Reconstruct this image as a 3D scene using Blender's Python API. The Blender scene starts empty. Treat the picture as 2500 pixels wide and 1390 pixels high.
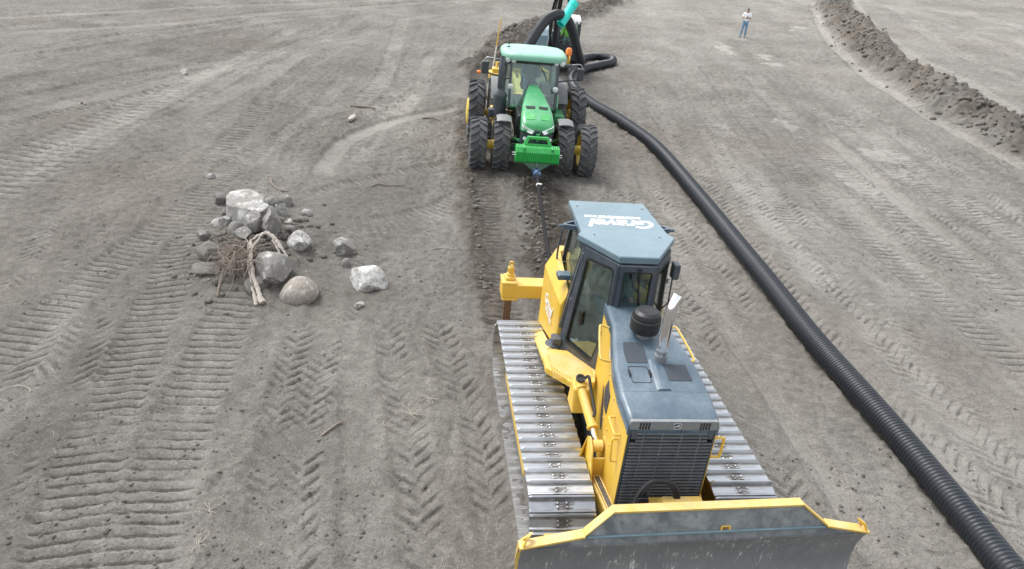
import bpy, bmesh, math, random
import numpy as np
from mathutils import Vector, Matrix

random.seed(7)
scene = bpy.context.scene
COL = scene.collection
R = math.radians

# ---------------------------------------------------------------- camera
CAM_H, CAM_PITCH, CAM_ROLL, CAM_LENS = 7.19, R(26.79), R(5.93), 26.22
cd = bpy.data.cameras.new('camera'); cd.sensor_fit = 'HORIZONTAL'; cd.sensor_width = 36; cd.lens = CAM_LENS
cd.clip_start = 0.1; cd.clip_end = 3000
cam = bpy.data.objects.new('camera', cd); COL.objects.link(cam); scene.camera = cam
_f = Vector((0, math.cos(CAM_PITCH), -math.sin(CAM_PITCH))); _u = Vector((0, math.sin(CAM_PITCH), math.cos(CAM_PITCH))); _r = Vector((1, 0, 0))
_R = math.cos(CAM_ROLL)*_r + math.sin(CAM_ROLL)*_u; _U = -math.sin(CAM_ROLL)*_r + math.cos(CAM_ROLL)*_u
m = Matrix((_R, _U, -_f)).transposed().to_4x4(); m.translation = (0, 0, CAM_H); cam.matrix_world = m

# ---------------------------------------------------------------- sky and sun (thin overcast: soft, nearly white)
SUN_EL, SUN_AZ = R(60), R(-58)          # azimuth measured clockwise from +Y (ahead of the camera) towards +X
world = bpy.data.worlds.new('World'); scene.world = world; world.use_nodes = True
nt = world.node_tree; nt.nodes.clear()
sky = nt.nodes.new('ShaderNodeTexSky'); sky.sky_type = 'NISHITA'; sky.sun_disc = False
sky.sun_elevation = SUN_EL; sky.sun_rotation = SUN_AZ; sky.dust_density = 2.0; sky.air_density = 1.0; sky.ozone_density = 1.0
hs = nt.nodes.new('ShaderNodeHueSaturation'); hs.inputs['Saturation'].default_value = 0.22
bg = nt.nodes.new('ShaderNodeBackground'); bg.inputs['Strength'].default_value = 0.15
wo = nt.nodes.new('ShaderNodeOutputWorld')
nt.links.new(sky.outputs[0], hs.inputs['Color']); nt.links.new(hs.outputs[0], bg.inputs[0]); nt.links.new(bg.outputs[0], wo.inputs[0])
sl = bpy.data.lights.new('sun', 'SUN'); sl.energy = 1.35; sl.angle = R(28); sl.color = (1, .975, .94)
so = bpy.data.objects.new('sun', sl); COL.objects.link(so)
_sd = Vector((math.sin(SUN_AZ)*math.cos(SUN_EL), math.cos(SUN_AZ)*math.cos(SUN_EL), math.sin(SUN_EL)))
so.rotation_euler = _sd.to_track_quat('Z', 'Y').to_euler(); so.location = _sd*60
scene.view_settings.view_transform = 'Standard'; scene.view_settings.look = 'None'
scene.view_settings.exposure = 1.03; scene.view_settings.gamma = 1.0; scene.view_settings.use_curve_mapping = False
scene.cycles.use_denoising = True; scene.cycles.denoising_prefilter = 'ACCURATE'; scene.cycles.max_bounces = 8; scene.cycles.transparent_max_bounces = 12; scene.cycles.sample_clamp_indirect = 4.0

# ---------------------------------------------------------------- material helpers
class NT:
    def __init__(s, name):
        s.m = bpy.data.materials.new(name); s.m.use_nodes = True; s.t = s.m.node_tree; s.t.nodes.clear()
        s.out = s.t.nodes.new('ShaderNodeOutputMaterial')
    def n(s, typ, **kw):
        nd = s.t.nodes.new('ShaderNode'+typ)
        for k, v in kw.items():
            if k.startswith('i_'):
                key = k[2:].replace('_', ' ')
                nd.inputs[int(key) if key.isdigit() else key].default_value = v
            else: setattr(nd, k, v)
        return nd
    def l(s, a, b): s.t.links.new(a, b)
    def coord(s, kind='Object', scale=None):
        c = s.n('TexCoord').outputs[kind]
        if scale is not None:
            mp = s.n('Mapping'); mp.inputs['Scale'].default_value = scale; s.l(c, mp.inputs[0]); c = mp.outputs[0]
        return c
    def noise(s, vec, scale, detail=4, rough=.55, dist=0):
        nd = s.n('TexNoise'); nd.inputs['Scale'].default_value = scale; nd.inputs['Detail'].default_value = detail
        nd.inputs['Roughness'].default_value = rough; nd.inputs['Distortion'].default_value = dist
        if vec is not None: s.l(vec, nd.inputs['Vector'])
        return nd.outputs['Fac']
    def ramp(s, fac, stops):
        nd = s.n('ValToRGB'); cr = nd.color_ramp
        while len(cr.elements) < len(stops): cr.elements.new(.5)
        for e, (p, c) in zip(cr.elements, stops):
            e.position = p; e.color = (c, c, c, 1) if isinstance(c, (int, float)) else (*c, 1)
        s.l(fac, nd.inputs[0]); return nd.outputs[0]
    def mix(s, fac, a, b, blend='MIX'):
        nd = s.n('Mix', data_type='RGBA', blend_type=blend)
        for sock, v in ((0, fac), (6, a), (7, b)):
            if isinstance(v, (int, float)): nd.inputs[sock].default_value = v if sock == 0 else (v, v, v, 1)
            elif isinstance(v, tuple): nd.inputs[sock].default_value = (*v, 1)
            else: s.l(v, nd.inputs[sock])
        return nd.outputs[2]
    def math(s, op, a, b=0.0):
        nd = s.n('Math', operation=op)
        for i, v in ((0, a), (1, b)):
            if isinstance(v, (int, float)): nd.inputs[i].default_value = v
            else: s.l(v, nd.inputs[i])
        return nd.outputs[0]
    def bump(s, h, strength=.3, dist=.01):
        nd = s.n('Bump'); nd.inputs['Strength'].default_value = strength; nd.inputs['Distance'].default_value = dist
        s.l(h, nd.inputs['Height']); return nd.outputs[0]
    def bsdf(s, color, rough=.5, metal=0.0, normal=None, **kw):
        b = s.n('BsdfPrincipled')
        for key, v in (('Base Color', color), ('Roughness', rough), ('Metallic', metal)):
            if isinstance(v, tuple): b.inputs[key].default_value = (*v, 1)
            elif isinstance(v, (int, float)): b.inputs[key].default_value = v
            else: s.l(v, b.inputs[key])
        for k, v in kw.items(): b.inputs[k.replace('_', ' ')].default_value = v
        if normal is not None: s.l(normal, b.inputs['Normal'])
        s.l(b.outputs[0], s.out.inputs[0]); return b

def up_mask(t, lo=.35, hi=.95):
    g = t.n('NewGeometry'); sp = t.n('SeparateXYZ'); t.l(g.outputs['Normal'], sp.inputs[0])
    return t.ramp(sp.outputs[2], [(lo, 0.0), (hi, 1.0)])

DUST = (.34, .31, .26)
def paint(name, col, rough=.38, dust=.45, topdust=.5, scale=3.0, coat=.0, dustcol=DUST, metal=0.0):
    """machine paint under a thin uneven film of field dust (settled most on upward faces), with small wear variation"""
    t = NT(name); c = t.coord('Object')
    n1 = t.ramp(t.noise(c, scale, 6, .65), [(.35, 0.0), (.72, 1.0)])
    n2 = t.ramp(t.noise(c, scale*9, 3, .6), [(.35, .35), (.75, 1.0)])
    up = up_mask(t)
    film = t.math('MULTIPLY', t.math('MULTIPLY', n1, n2), dust)
    film = t.math('ADD', film, t.math('MULTIPLY', t.math('MULTIPLY', up, topdust), t.math('ADD', t.math('MULTIPLY', n1, .6), .4)))
    film = t.math('MINIMUM', film, .85)
    dark = tuple(x*.8 for x in col)
    base = t.mix(t.noise(c, scale*.8, 3), dark, col)
    colr = t.mix(film, base, dustcol)
    chip = t.math('MULTIPLY', t.ramp(t.noise(c, 23, 5, .7), [(.655, 0.0), (.69, 1.0)]), t.ramp(t.noise(c, 2.1, 3), [(.42, 0.0), (.6, 1.0)]))
    colr = t.mix(t.math('MULTIPLY', chip, .75), colr, (.10, .085, .07))
    grime = t.ramp(t.noise(t.coord('Object', (1, 1, .35)), 6.5, 6, .72), [(.52, 0.0), (.75, .42)])
    colr = t.mix(grime, colr, tuple(x*.55+.04 for x in col))
    rg = t.math('ADD', t.math('MULTIPLY', film, .45), rough)
    t.bsdf(colr, rg, metal, t.bump(t.noise(c, 60, 3), .06, .004), Coat_Weight=coat, Coat_Roughness=.15)
    return t.m

def plain(name, col, rough=.5, metal=0.0, var=.25, scale=20, bump=.1, **kw):
    t = NT(name); c = t.coord('Object'); n = t.noise(c, scale, 5, .6)
    a = tuple(min(1, x*(1-var)) for x in col); b = tuple(min(1, x*(1+var)) for x in col)
    t.bsdf(t.mix(n, a, b), t.math('ADD', t.math('MULTIPLY', n, .2), max(0, rough-.1)), metal, t.bump(n, bump, .005), **kw)
    return t.m

def glass(name, tint, refl=.08, dust=.06):
    t = NT(name); tr = t.n('BsdfTransparent'); tr.inputs[0].default_value = (*tint, 1)
    gl = t.n('BsdfGlossy'); gl.inputs['Roughness'].default_value = .03; gl.inputs[0].default_value = (.9, .95, .95, 1)
    df = t.n('BsdfDiffuse'); df.inputs[0].default_value = (.45, .45, .42, 1)
    lw = t.n('LayerWeight'); lw.inputs[0].default_value = .25
    fr = t.math('MINIMUM', t.math('ADD', t.math('MULTIPLY', lw.outputs['Fresnel'], .8), refl), .9)
    m1 = t.n('MixShader'); t.l(fr, m1.inputs[0]); t.l(tr.outputs[0], m1.inputs[1]); t.l(gl.outputs[0], m1.inputs[2])
    nz = t.math('MULTIPLY', t.ramp(t.noise(t.coord('Object'), 5, 5, .7), [(.4, .3), (.75, 1.0)]), dust)
    m2 = t.n('MixShader'); t.l(nz, m2.inputs[0]); t.l(m1.outputs[0], m2.inputs[1]); t.l(df.outputs[0], m2.inputs[2])
    t.l(m2.outputs[0], t.out.inputs[0]); return t.m

M = {}
M['yellow'] = paint('yellow_paint', (.80, .50, .035), .42, .42, .40, 2.5, .0, (.66, .53, .32))
M['shade'] = plain('grimy_black_steel', (.03, .03, .03), .8, 0, .3, 12, .2)
M['yellow_dusty'] = paint('yellow_paint_dusty', (.72, .47, .07), .5, .5, .6, 3.5, 0, (.68, .54, .32))
M['pale_yellow'] = paint('pale_yellow_rim', (.80, .62, .10), .4, .25, .2, 4)
M['hood'] = paint('blue_grey_paint', (.055, .098, .140), .30, .30, .16, 2.2, .3, (.36, .42, .45))
M['roofgrey'] = paint('blue_grey_roof_paint', (.145, .225, .265), .32, .25, .25, 1.5, .15, (.33, .42, .47))
M['frame'] = paint('dark_blue_grey_frame', (.05, .066, .088), .36, .25, .2, 3, .2, (.30, .31, .31))
M['decal_dark'] = plain('anti_slip_pad', (.045, .055, .068), .6, 0, .15, 80, .3)
M['black'] = plain('black_plastic', (.018, .019, .021), .45, 0, .3, 12, .08)
def _rubber():
    t = NT('dusty_tyre_rubber'); c = t.coord('Object'); n = t.noise(c, 5, 6, .7); n2 = t.noise(c, 22, 4, .6)
    col = t.mix(n2, (.048, .051, .056), (.085, .089, .095)); col = t.mix(t.ramp(n, [(.45, 0.0), (.72, .6)]), col, (.20, .19, .17))
    t.bsdf(col, .8, 0.0, t.bump(n2, .3, .006)); return t.m
M['rubber'] = _rubber()
M['hose'] = plain('black_hose_rubber', (.02, .021, .022), .55, 0, .3, 30, .15)
M['tow'] = plain('black_tow_line', (.016, .016, .017), .85, 0, .4, 40, .3, Specular_IOR_Level=.2)
M['header'] = paint('grey_header_paint', (.20, .215, .225), .4, .3, .3, 6, 0, (.40, .41, .40))
M['chrome'] = plain('chrome', (.85, .85, .86), .09, 1.0, .05, 6, .02)
M['galv'] = plain('bright_steel', (.55, .56, .57), .35, 1.0, .2, 15, .1)
M['rust'] = plain('rusty_steel', (.22, .13, .075), .75, .3, .5, 14, .3)
M['white'] = plain('white_paint', (.78, .78, .77), .4, 0, .06, 20, .02)
M['lamp'] = plain('lamp_lens', (.82, .84, .86), .12, .3, .05, 40, .05)
M['green'] = paint('green_paint', (.032, .33, .095), .27, .15, .25, 3, .4, (.30, .60, .42))
M['slat'] = paint('grille_slat_paint', (.13, .145, .165), .4, .3, .3, 6, 0, (.34, .34, .33))
M['green_roof'] = paint('pale_green_roof', (.22, .54, .38), .42, .25, .3, 2, .1, (.60, .78, .69))
M['green_weight'] = paint('bright_green_weight', (.012, .42, .06), .38, .12, .25, 6, .2, (.35, .60, .42))
M['darkgreen'] = paint('dark_green_paint', (.015, .10, .045), .4, .3, .3, 4)
M['greyplastic'] = paint('grey_plastic', (.20, .21, .225), .5, .2, .2, 5)
M['navy'] = paint('dark_navy_paint', (.032, .045, .062), .34, .2, .15, 4, .3)
M['amber'] = plain('amber_lens', (.85, .22, .03), .25, 0, .15, 30, .05)
M['seat'] = plain('seat_fabric', (.05, .055, .055), .85, 0, .3, 60, .2)
M['tan_int'] = plain('interior_trim', (.30, .30, .25), .7, 0, .2, 20, .1)
M['glass'] = glass('green_tinted_glass', (.86, .94, .92), .03, .035)
M['glass2'] = glass('pale_green_glass', (.84, .94, .90), .06, .08)
M['cyan'] = plain('cyan_plastic_pipe', (.03, .72, .62), .35, 0, .06, 12, .02)
M['lime'] = plain('lime_green_cloth', (.35, .85, .06), .8, 0, .15, 20, .1)
M['blue_steel'] = plain('blue_painted_steel', (.07, .13, .23), .45, .2, .4, 18, .2)
M['wood'] = plain('bleached_wood', (.36, .325, .28), .8, 0, .35, 18, .4)
M['root'] = plain('dry_root_bark', (.24, .20, .165), .85, 0, .45, 22, .4)
M['straw'] = plain('dry_straw', (.46, .43, .36), .8, 0, .3, 10, .1)
M['skin'] = plain('skin', (.36, .20, .14), .55, 0, .12, 30, .05)
M['hair'] = plain('dark_hair', (.03, .022, .018), .6, 0, .3, 60, .2)
M['shirt_white'] = plain('white_cotton', (.88, .89, .90), .85, 0, .05, 25, .15)
M['shirt_green'] = plain('dark_green_shirt', (.06, .10, .085), .85, 0, .25, 25, .15)
M['shirt_blue'] = plain('dusty_blue_shirt', (.14, .24, .30), .85, 0, .2, 25, .15)
M['jeans'] = plain('blue_denim', (.16, .28, .42), .85, 0, .35, 14, .2)
M['shoe'] = plain('grey_boot', (.25, .23, .20), .8, 0, .3, 20, .2)

def _steel():
    t = NT('polished_track_steel'); c = t.coord('Object'); oi = t.n('ObjectInfo')
    add = t.n('VectorMath', operation='ADD'); t.l(c, add.inputs[0]); t.l(oi.outputs['Random'], add.inputs[1])
    sc = t.n('Mapping'); sc.inputs['Scale'].default_value = (2.2, 9, 6); t.l(add.outputs[0], sc.inputs[0])
    n = t.noise(sc.outputs[0], 2.2, 6, .65)
    sp = t.n('SeparateXYZ'); t.l(c, sp.inputs[0])
    near = t.math('MULTIPLY', t.ramp(t.math('ABSOLUTE', sp.outputs[0]), [(.05, 1.0), (.22, 0.0)]), t.ramp(sp.outputs[2], [(.02, 1.0), (.035, 0.0)]))      # caked dirt round the bolts, mid-width
    dirt = t.ramp(t.math('ADD', t.math('MULTIPLY', near, .30), t.math('MULTIPLY', n, .9)), [(.60, 0.0), (.76, .9)])
    sy = t.math('MULTIPLY', t.ramp(t.math('ABSOLUTE', t.math('ADD', sp.outputs[1], .036)), [(.010, 1.0), (.026, 0.0)]), t.ramp(sp.outputs[2], [(.02, 1.0), (.035, 0.0)]))
    dirt = t.math('MAXIMUM', dirt, t.math('MULTIPLY', sy, t.ramp(n, [(.3, .95), (.7, .45)])))
    col = t.mix(dirt, t.mix(n, (.42, .435, .45), (.70, .72, .74)), (.085, .075, .065))
    rough = t.mix(dirt, t.math('ADD', t.math('MULTIPLY', n, .3), .2), .85)
    metal = t.mix(dirt, 1.0, .15)
    t.bsdf(col, rough, metal, t.bump(t.noise(c, 40, 4), .12, .004)); return t.m
M['track'] = _steel()

def _blade():
    t = NT('worn_blade_steel'); c = t.coord('Object')
    n = t.noise(c, 1.6, 6, .6); mp = t.n('Mapping'); mp.inputs['Scale'].default_value = (5, 1, 1.1); mp.inputs['Rotation'].default_value = (0, .25, 0); t.l(c, mp.inputs[0])
    st = t.noise(mp.outputs[0], 4.5, 5, .7, .6)
    scr = t.ramp(st, [(.585, 0.0), (.62, 1.0)])
    scr = t.math('MULTIPLY', scr, t.ramp(n, [(.42, 0.0), (.55, 1.0)]))
    base = t.mix(n, (.16, .165, .166), (.28, .285, .28))
    cl = t.ramp(t.noise(c, 3.2, 5, .7), [(.5, 0.0), (.75, .55)])
    base = t.mix(cl, base, (.28, .285, .275))
    col = t.mix(scr, base, (.62, .61, .58))
    t.bsdf(col, t.math('ADD', t.math('MULTIPLY', n, .3), .35), .2, t.bump(t.noise(c, 30, 4), .15, .004)); return t.m
M['blade'] = _blade()
def _bladeup():
    t = NT('mud_smeared_blue_grey_plate'); c = t.coord('Object')
    n = t.noise(c, 2.4, 7, .7, .8); n2 = t.noise(c, 11, 4, .6)
    col = t.mix(t.ramp(n, [(.38, 0.0), (.66, 1.0)]), (.12, .135, .145), (.30, .315, .31))
    col = t.mix(t.ramp(n2, [(.55, 0.0), (.75, .7)]), col, (.10, .105, .105))
    t.bsdf(col, .6, .1, t.bump(n2, .15, .004)); return t.m
M['bladeup'] = _bladeup()

def _pipe():
    t = NT('black_corrugated_plastic'); c = t.coord('Object')
    n = t.noise(c, 1.1, 5, .6); n2 = t.noise(c, 24, 3)
    d = t.math('MULTIPLY', t.math('MULTIPLY', t.ramp(n, [(.35, 0.0), (.8, 1.0)]), up_mask(t, .2, 1.0)), .10)
    col = t.mix(d, t.mix(n2, (.011, .014, .019), (.021, .027, .035)), (.20, .19, .17))
    t.bsdf(col, t.math('ADD', t.math('MULTIPLY', d, .5), .36), 0.0, t.bump(n2, .05, .003)); return t.m
M['pipe'] = _pipe()

def _rock(name, base, white, cover, warm=0.0):
    t = NT(name); c = t.coord('Object'); oi = t.n('ObjectInfo')
    add = t.n('VectorMath', operation='ADD'); t.l(c, add.inputs[0])
    sc = t.math('MULTIPLY', oi.outputs['Random'], 9.0); t.l(sc, add.inputs[1]); v = add.outputs[0]
    n = t.noise(v, 5, 7, .7); n2 = t.noise(v, 2.2, 5, .7, .5); n3 = t.noise(v, 30, 4, .7)
    col = t.mix(t.ramp(n, [(.3, 0.0), (.75, 1.0)]), tuple(x*.62 for x in base), base)
    col = t.mix(t.math('MULTIPLY', t.ramp(n2, [(.62-cover, 0.0), (.70-cover*.8, 1.0)]), t.ramp(n3, [(.3, .35), (.6, 1.0)])), col, white)
    col = t.mix(t.ramp(n3, [(.52, 0.0), (.75, .5)]), col, tuple(x*.45 for x in base))
    col = t.mix(t.ramp(t.noise(v, 3.3, 6, .75), [(.42, 0.0), (.62, .75)]), col, (.185, .172, .152))
    t.bsdf(col, .85, 0.0, t.bump(t.math('ADD', n, t.math('MULTIPLY', n3, .4)), .55, .03)); return t.m
M['rock_grey'] = _rock('grey_fieldstone', (.27, .265, .25), (.60, .60, .57), .10)
M['rock_light'] = _rock('pale_fieldstone', (.36, .355, .33), (.66, .65, .62), .16)
M['rock_dark'] = _rock('soil_stained_stone', (.20, .195, .18), (.58, .57, .54), .02)
M['rock_white'] = _rock('lime_crusted_stone', (.30, .30, .285), (.64, .64, .61), .20)
M['rock_pale'] = _rock('white_speckled_block', (.40, .40, .38), (.82, .82, .79), .30)
M['rock_pink'] = _rock('buff_fieldstone', (.42, .38, .33), (.56, .53, .48), .08)

def _soil(name, clod=False):
    t = NT(name)
    c = t.coord('Object')
    if clod:
        oi = t.n('NewGeometry'); rnd = oi.outputs['Random Per Island']
        tone = t.math('ADD', t.math('MULTIPLY', rnd, .40), .32)
        brown = t.math('MULTIPLY', rnd, .5)
    else:
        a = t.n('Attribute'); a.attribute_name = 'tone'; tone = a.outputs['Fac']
        b = t.n('Attribute'); b.attribute_name = 'brown'; brown = b.outputs['Fac']
    n1 = t.noise(c, .55, 5, .6); n2 = t.noise(c, 4.5, 6, .7, .4); n3 = t.noise(c, 26, 5, .75); n4 = t.noise(c, 95, 3, .7)
    k = t.math('ADD', tone, t.math('MULTIPLY', t.math('SUBTRACT', n1, .5), .45))
    k = t.math('ADD', k, t.math('MULTIPLY', t.math('SUBTRACT', n2, .5), .95))
    k = t.math('ADD', k, t.math('MULTIPLY', t.math('SUBTRACT', n3, .5), 1.15))
    k = t.math('ADD', k, t.math('MULTIPLY', t.math('SUBTRACT', n4, .5), .35))
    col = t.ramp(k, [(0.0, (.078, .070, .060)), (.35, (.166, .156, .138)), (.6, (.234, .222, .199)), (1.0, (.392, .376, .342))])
    sp1 = t.ramp(t.noise(c, 46, 2, .5), [(.66, 0.0), (.70, .55)]); sp2 = t.ramp(t.noise(c, 33, 2, .5, .3), [(.30, .6), (.345, 0.0)])
    col = t.mix(sp1, col, (.42, .41, .385)); col = t.mix(sp2, col, (.085, .080, .072))
    tan = t.mix(n2, (.105, .083, .062), (.26, .215, .16))
    col = t.mix(t.math('MULTIPLY', brown, t.ramp(n1, [(.25, .45), (.7, 1.0)])), col, tan)
    h = t.math('ADD', t.math('MULTIPLY', n3, 1.0), t.math('MULTIPLY', n4, .45))
    h = t.math('ADD', h, t.math('MULTIPLY', n2, 1.2))
    if not clod:
        # tread prints carried past the mesh resolution: phase and strength come from the mesh
        pa = t.n('Attribute'); pa.attribute_name = 'print_phase'; wa = t.n('Attribute'); wa.attribute_name = 'print_strength'
        d = t.math('ABSOLUTE', t.math('SUBTRACT', t.math('FRACT', t.math('ADD', pa.outputs['Fac'], t.math('MULTIPLY', t.math('SUBTRACT', n2, .5), .25))), .5))
        gr = t.math('MULTIPLY', t.ramp(d, [(.06, 1.0), (.19, 0.0)]), t.math('MULTIPLY', wa.outputs['Fac'], t.ramp(n2, [(.25, .35), (.6, 1.0)])))
        h = t.math('SUBTRACT', h, t.math('MULTIPLY', gr, .62))
    t.bsdf(col, .95, 0.0, t.bump(h, .9, .065), Specular_IOR_Level=.15); return t.m
M['mud'] = plain('caked_soil', (.17, .16, .14), .95, 0, .35, 16, .6)
M['soil'] = _soil('dry_grey_field_soil'); M['clod'] = _soil('soil_clod', True)

# ---------------------------------------------------------------- mesh builder
def nrm(v): v = Vector(v); return v.normalized()
class MB:
    def __init__(s): s.v = []; s.f = []
    def add(s, vs, fs):
        o = len(s.v); s.v += [tuple(p) for p in vs]; s.f += [tuple(o+i for i in f) for f in fs]; return s
    def box(s, x0, x1, y0, y1, z0, z1):
        return s.add([(x, y, z) for z in (z0, z1) for y in (y0, y1) for x in (x0, x1)],
                     [(0, 2, 3, 1), (4, 5, 7, 6), (0, 1, 5, 4), (2, 6, 7, 3), (0, 4, 6, 2), (1, 3, 7, 5)])
    def bar(s, p, q, w, h, up=(0, 0, 1), w2=None, h2=None):
        p, q = Vector(p), Vector(q); d = (q-p).normalized(); up = Vector(up)
        if abs(d.dot(up)) > .98: up = Vector((1, 0, 0))
        a = d.cross(up).normalized(); b = a.cross(d); w2 = w if w2 is None else w2; h2 = h if h2 is None else h2
        vs = [c+a*sx*ww/2+b*sz*hh/2 for c, ww, hh in ((p, w, h), (q, w2, h2)) for sx, sz in ((-1, -1), (1, -1), (1, 1), (-1, 1))]
        return s.add(vs, [(0, 3, 2, 1), (4, 5, 6, 7), (0, 1, 5, 4), (1, 2, 6, 5), (2, 3, 7, 6), (3, 0, 4, 7)])
    def tube(s, pts, r, n=8, closed=False, caps=True, flat=1.0):
        P = [Vector(p) for p in pts]; k = len(P); rs = r if isinstance(r, (list, tuple)) else [r]*k
        T = []
        for i in range(k):
            a = P[(i-1) % k] if (closed or i > 0) else P[i]; b = P[(i+1) % k] if (closed or i < k-1) else P[i]
            T.append((b-a).normalized())
        up = Vector((0, 0, 1)) if abs(T[0].z) < .9 else Vector((1, 0, 0))
        N = (up-T[0]*up.dot(T[0])).normalized(); vs = []; fs = []
        for i in range(k):
            N = (N-T[i]*N.dot(T[i])).normalized(); B = T[i].cross(N)
            vs += [P[i]+(N*math.cos(2*math.pi*j/n)*flat+B*math.sin(2*math.pi*j/n))*rs[i] for j in range(n)]
        for i in range(k if closed else k-1):
            i2 = (i+1) % k
            fs += [(i*n+j, i*n+(j+1) % n, i2*n+(j+1) % n, i2*n+j) for j in range(n)]
        if caps and not closed: fs += [tuple(range(n-1, -1, -1)), tuple((k-1)*n+j for j in range(n))]
        return s.add(vs, fs)
    def lathe(s, c, axis, prof, n=24, caps=True):
        c = Vector(c); ax = nrm(axis); up = Vector((0, 0, 1)) if abs(ax.z) < .9 else Vector((1, 0, 0))
        a = (up-ax*up.dot(ax)).normalized(); b = ax.cross(a); vs = []; fs = []; k = len(prof)
        for r, t in prof: vs += [c+ax*t+(a*math.cos(2*math.pi*j/n)+b*math.sin(2*math.pi*j/n))*r for j in range(n)]
        for i in range(k-1): fs += [(i*n+j, i*n+(j+1) % n, (i+1)*n+(j+1) % n, (i+1)*n+j) for j in range(n)]
        if caps: fs += [tuple(range(n-1, -1, -1)), tuple((k-1)*n+j for j in range(n))]
        return s.add(vs, fs)
    def prism(s, pts, d):
        P = [Vector(p) for p in pts]; d = Vector(d); n = len(P)
        return s.add(P+[p+d for p in P], [tuple(range(n-1, -1, -1)), tuple(range(n, 2*n))]+[(i, (i+1) % n, n+(i+1) % n, n+i) for i in range(n)])
    def ring(s, outer, inner, d):
        O = [Vector(p) for p in outer]; I = [Vector(p) for p in inner]; d = Vector(d); n = len(O)
        vs = O+I+[p+d for p in O]+[p+d for p in I]; fs = []
        for i in range(n):
            j = (i+1) % n
            fs += [(i, j, n+j, n+i), (2*n+j, 2*n+i, 3*n+i, 3*n+j), (i, 2*n+i, 2*n+j, j), (n+j, 3*n+j, 3*n+i, n+i)]
        return s.add(vs, fs)
    def loft(s, secs, caps=True, closed=True):
        n = len(secs[0]); vs = [p for q in secs for p in q]; fs = []
        for i in range(len(secs)-1):
            fs += [(i*n+j, i*n+(j+1) % n, (i+1)*n+(j+1) % n, (i+1)*n+j) for j in range(n if closed else n-1)]
        if caps: fs += [tuple(range(n-1, -1, -1)), tuple((len(secs)-1)*n+j for j in range(n))]
        return s.add(vs, fs)
    def mesh(s, name, flip=False, smooth=None, recalc=True):
        me = bpy.data.meshes.new(name)
        vs = [(p[0], -p[1], p[2]) for p in s.v] if flip else s.v
        me.from_pydata(vs, [], s.f)
        if recalc:
            bm = bmesh.new(); bm.from_mesh(me); bmesh.ops.recalc_face_normals(bm, faces=bm.faces); bm.to_mesh(me); bm.free()
        if smooth is not None:
            me.shade_smooth()
            if smooth < 179: me.set_sharp_from_angle(angle=R(smooth))
        return me
    def build(s, name, mat, parent=None, flip=None, smooth=None, bevel=0, recalc=True, bseg=2):
        if flip is None: flip = FLIP
        me = s.mesh(name, flip, smooth, recalc); me.materials.append(M[mat] if isinstance(mat, str) else mat)
        o = bpy.data.objects.new(name, me); COL.objects.link(o)
        if parent is not None: o.parent = parent
        if bevel:
            b = o.modifiers.new('bevel', 'BEVEL'); b.width = bevel; b.segments = bseg; b.limit_method = 'ANGLE'; b.angle_limit = R(35)
        return o
FLIP = False
def empty(name, loc=(0, 0, 0), rz=0, parent=None):
    o = bpy.data.objects.new(name, None); COL.objects.link(o); o.location = loc; o.rotation_euler = (0, 0, rz); o.empty_display_size = .2
    if parent is not None: o.parent = parent
    return o
def tag(o, label=None, cat=None, group=None, kind=None):
    for k, v in (('label', label), ('category', cat), ('group', group), ('kind', kind)):
        if v: o[k] = v
    return o
def mirror(fn):
    for sx in (-1, 1): fn(sx)
def catmull(P, n=8):
    P = [Vector(p) for p in P]; P = [P[0]*2-P[1]]+P+[P[-1]*2-P[-2]]; out = []
    for i in range(1, len(P)-2):
        for k in range(n):
            t = k/n; a, b, c, d = P[i-1:i+3]
            out.append(.5*((2*b)+(c-a)*t+(2*a-5*b+4*c-d)*t*t+(3*b-a-3*c+d)*t**3))
    return out+[P[-2]]
def resample(P, step):
    out = [P[0].copy()]; acc = 0
    for a, b in zip(P, P[1:]):
        L = (b-a).length; t = step-acc
        while t <= L: out.append(a.lerp(b, t/L)); t += step
        acc = (acc+L) % step if L else acc
    return out
def text_mesh(name, s, size, mat, parent, mw, shear=0.0, bold=0.0, spacing=1.0, arc=0.0):
    cu = bpy.data.curves.new(name, 'FONT'); cu.body = s; cu.size = size; cu.shear = shear; cu.offset = bold; cu.extrude = .002
    cu.align_x = 'CENTER'; cu.align_y = 'CENTER'; cu.space_character = spacing; cu.resolution_u = 3
    t = bpy.data.objects.new(name+'_tmp', cu); COL.objects.link(t); bpy.context.view_layer.update()
    me = bpy.data.meshes.new_from_object(t.evaluated_get(bpy.context.evaluated_depsgraph_get()))
    bpy.data.objects.remove(t); me.name = name; me.materials.clear(); me.materials.append(M[mat])
    o = bpy.data.objects.new(name, me); COL.objects.link(o); o.parent = parent; o.matrix_local = mw; return o
def frame_mat(origin, xdir, ydir):
    x = nrm(xdir); z = x.cross(Vector(ydir)).normalized(); y = z.cross(x)
    mm = Matrix((x, y, z)).transposed().to_4x4(); mm.translation = origin; return mm
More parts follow.
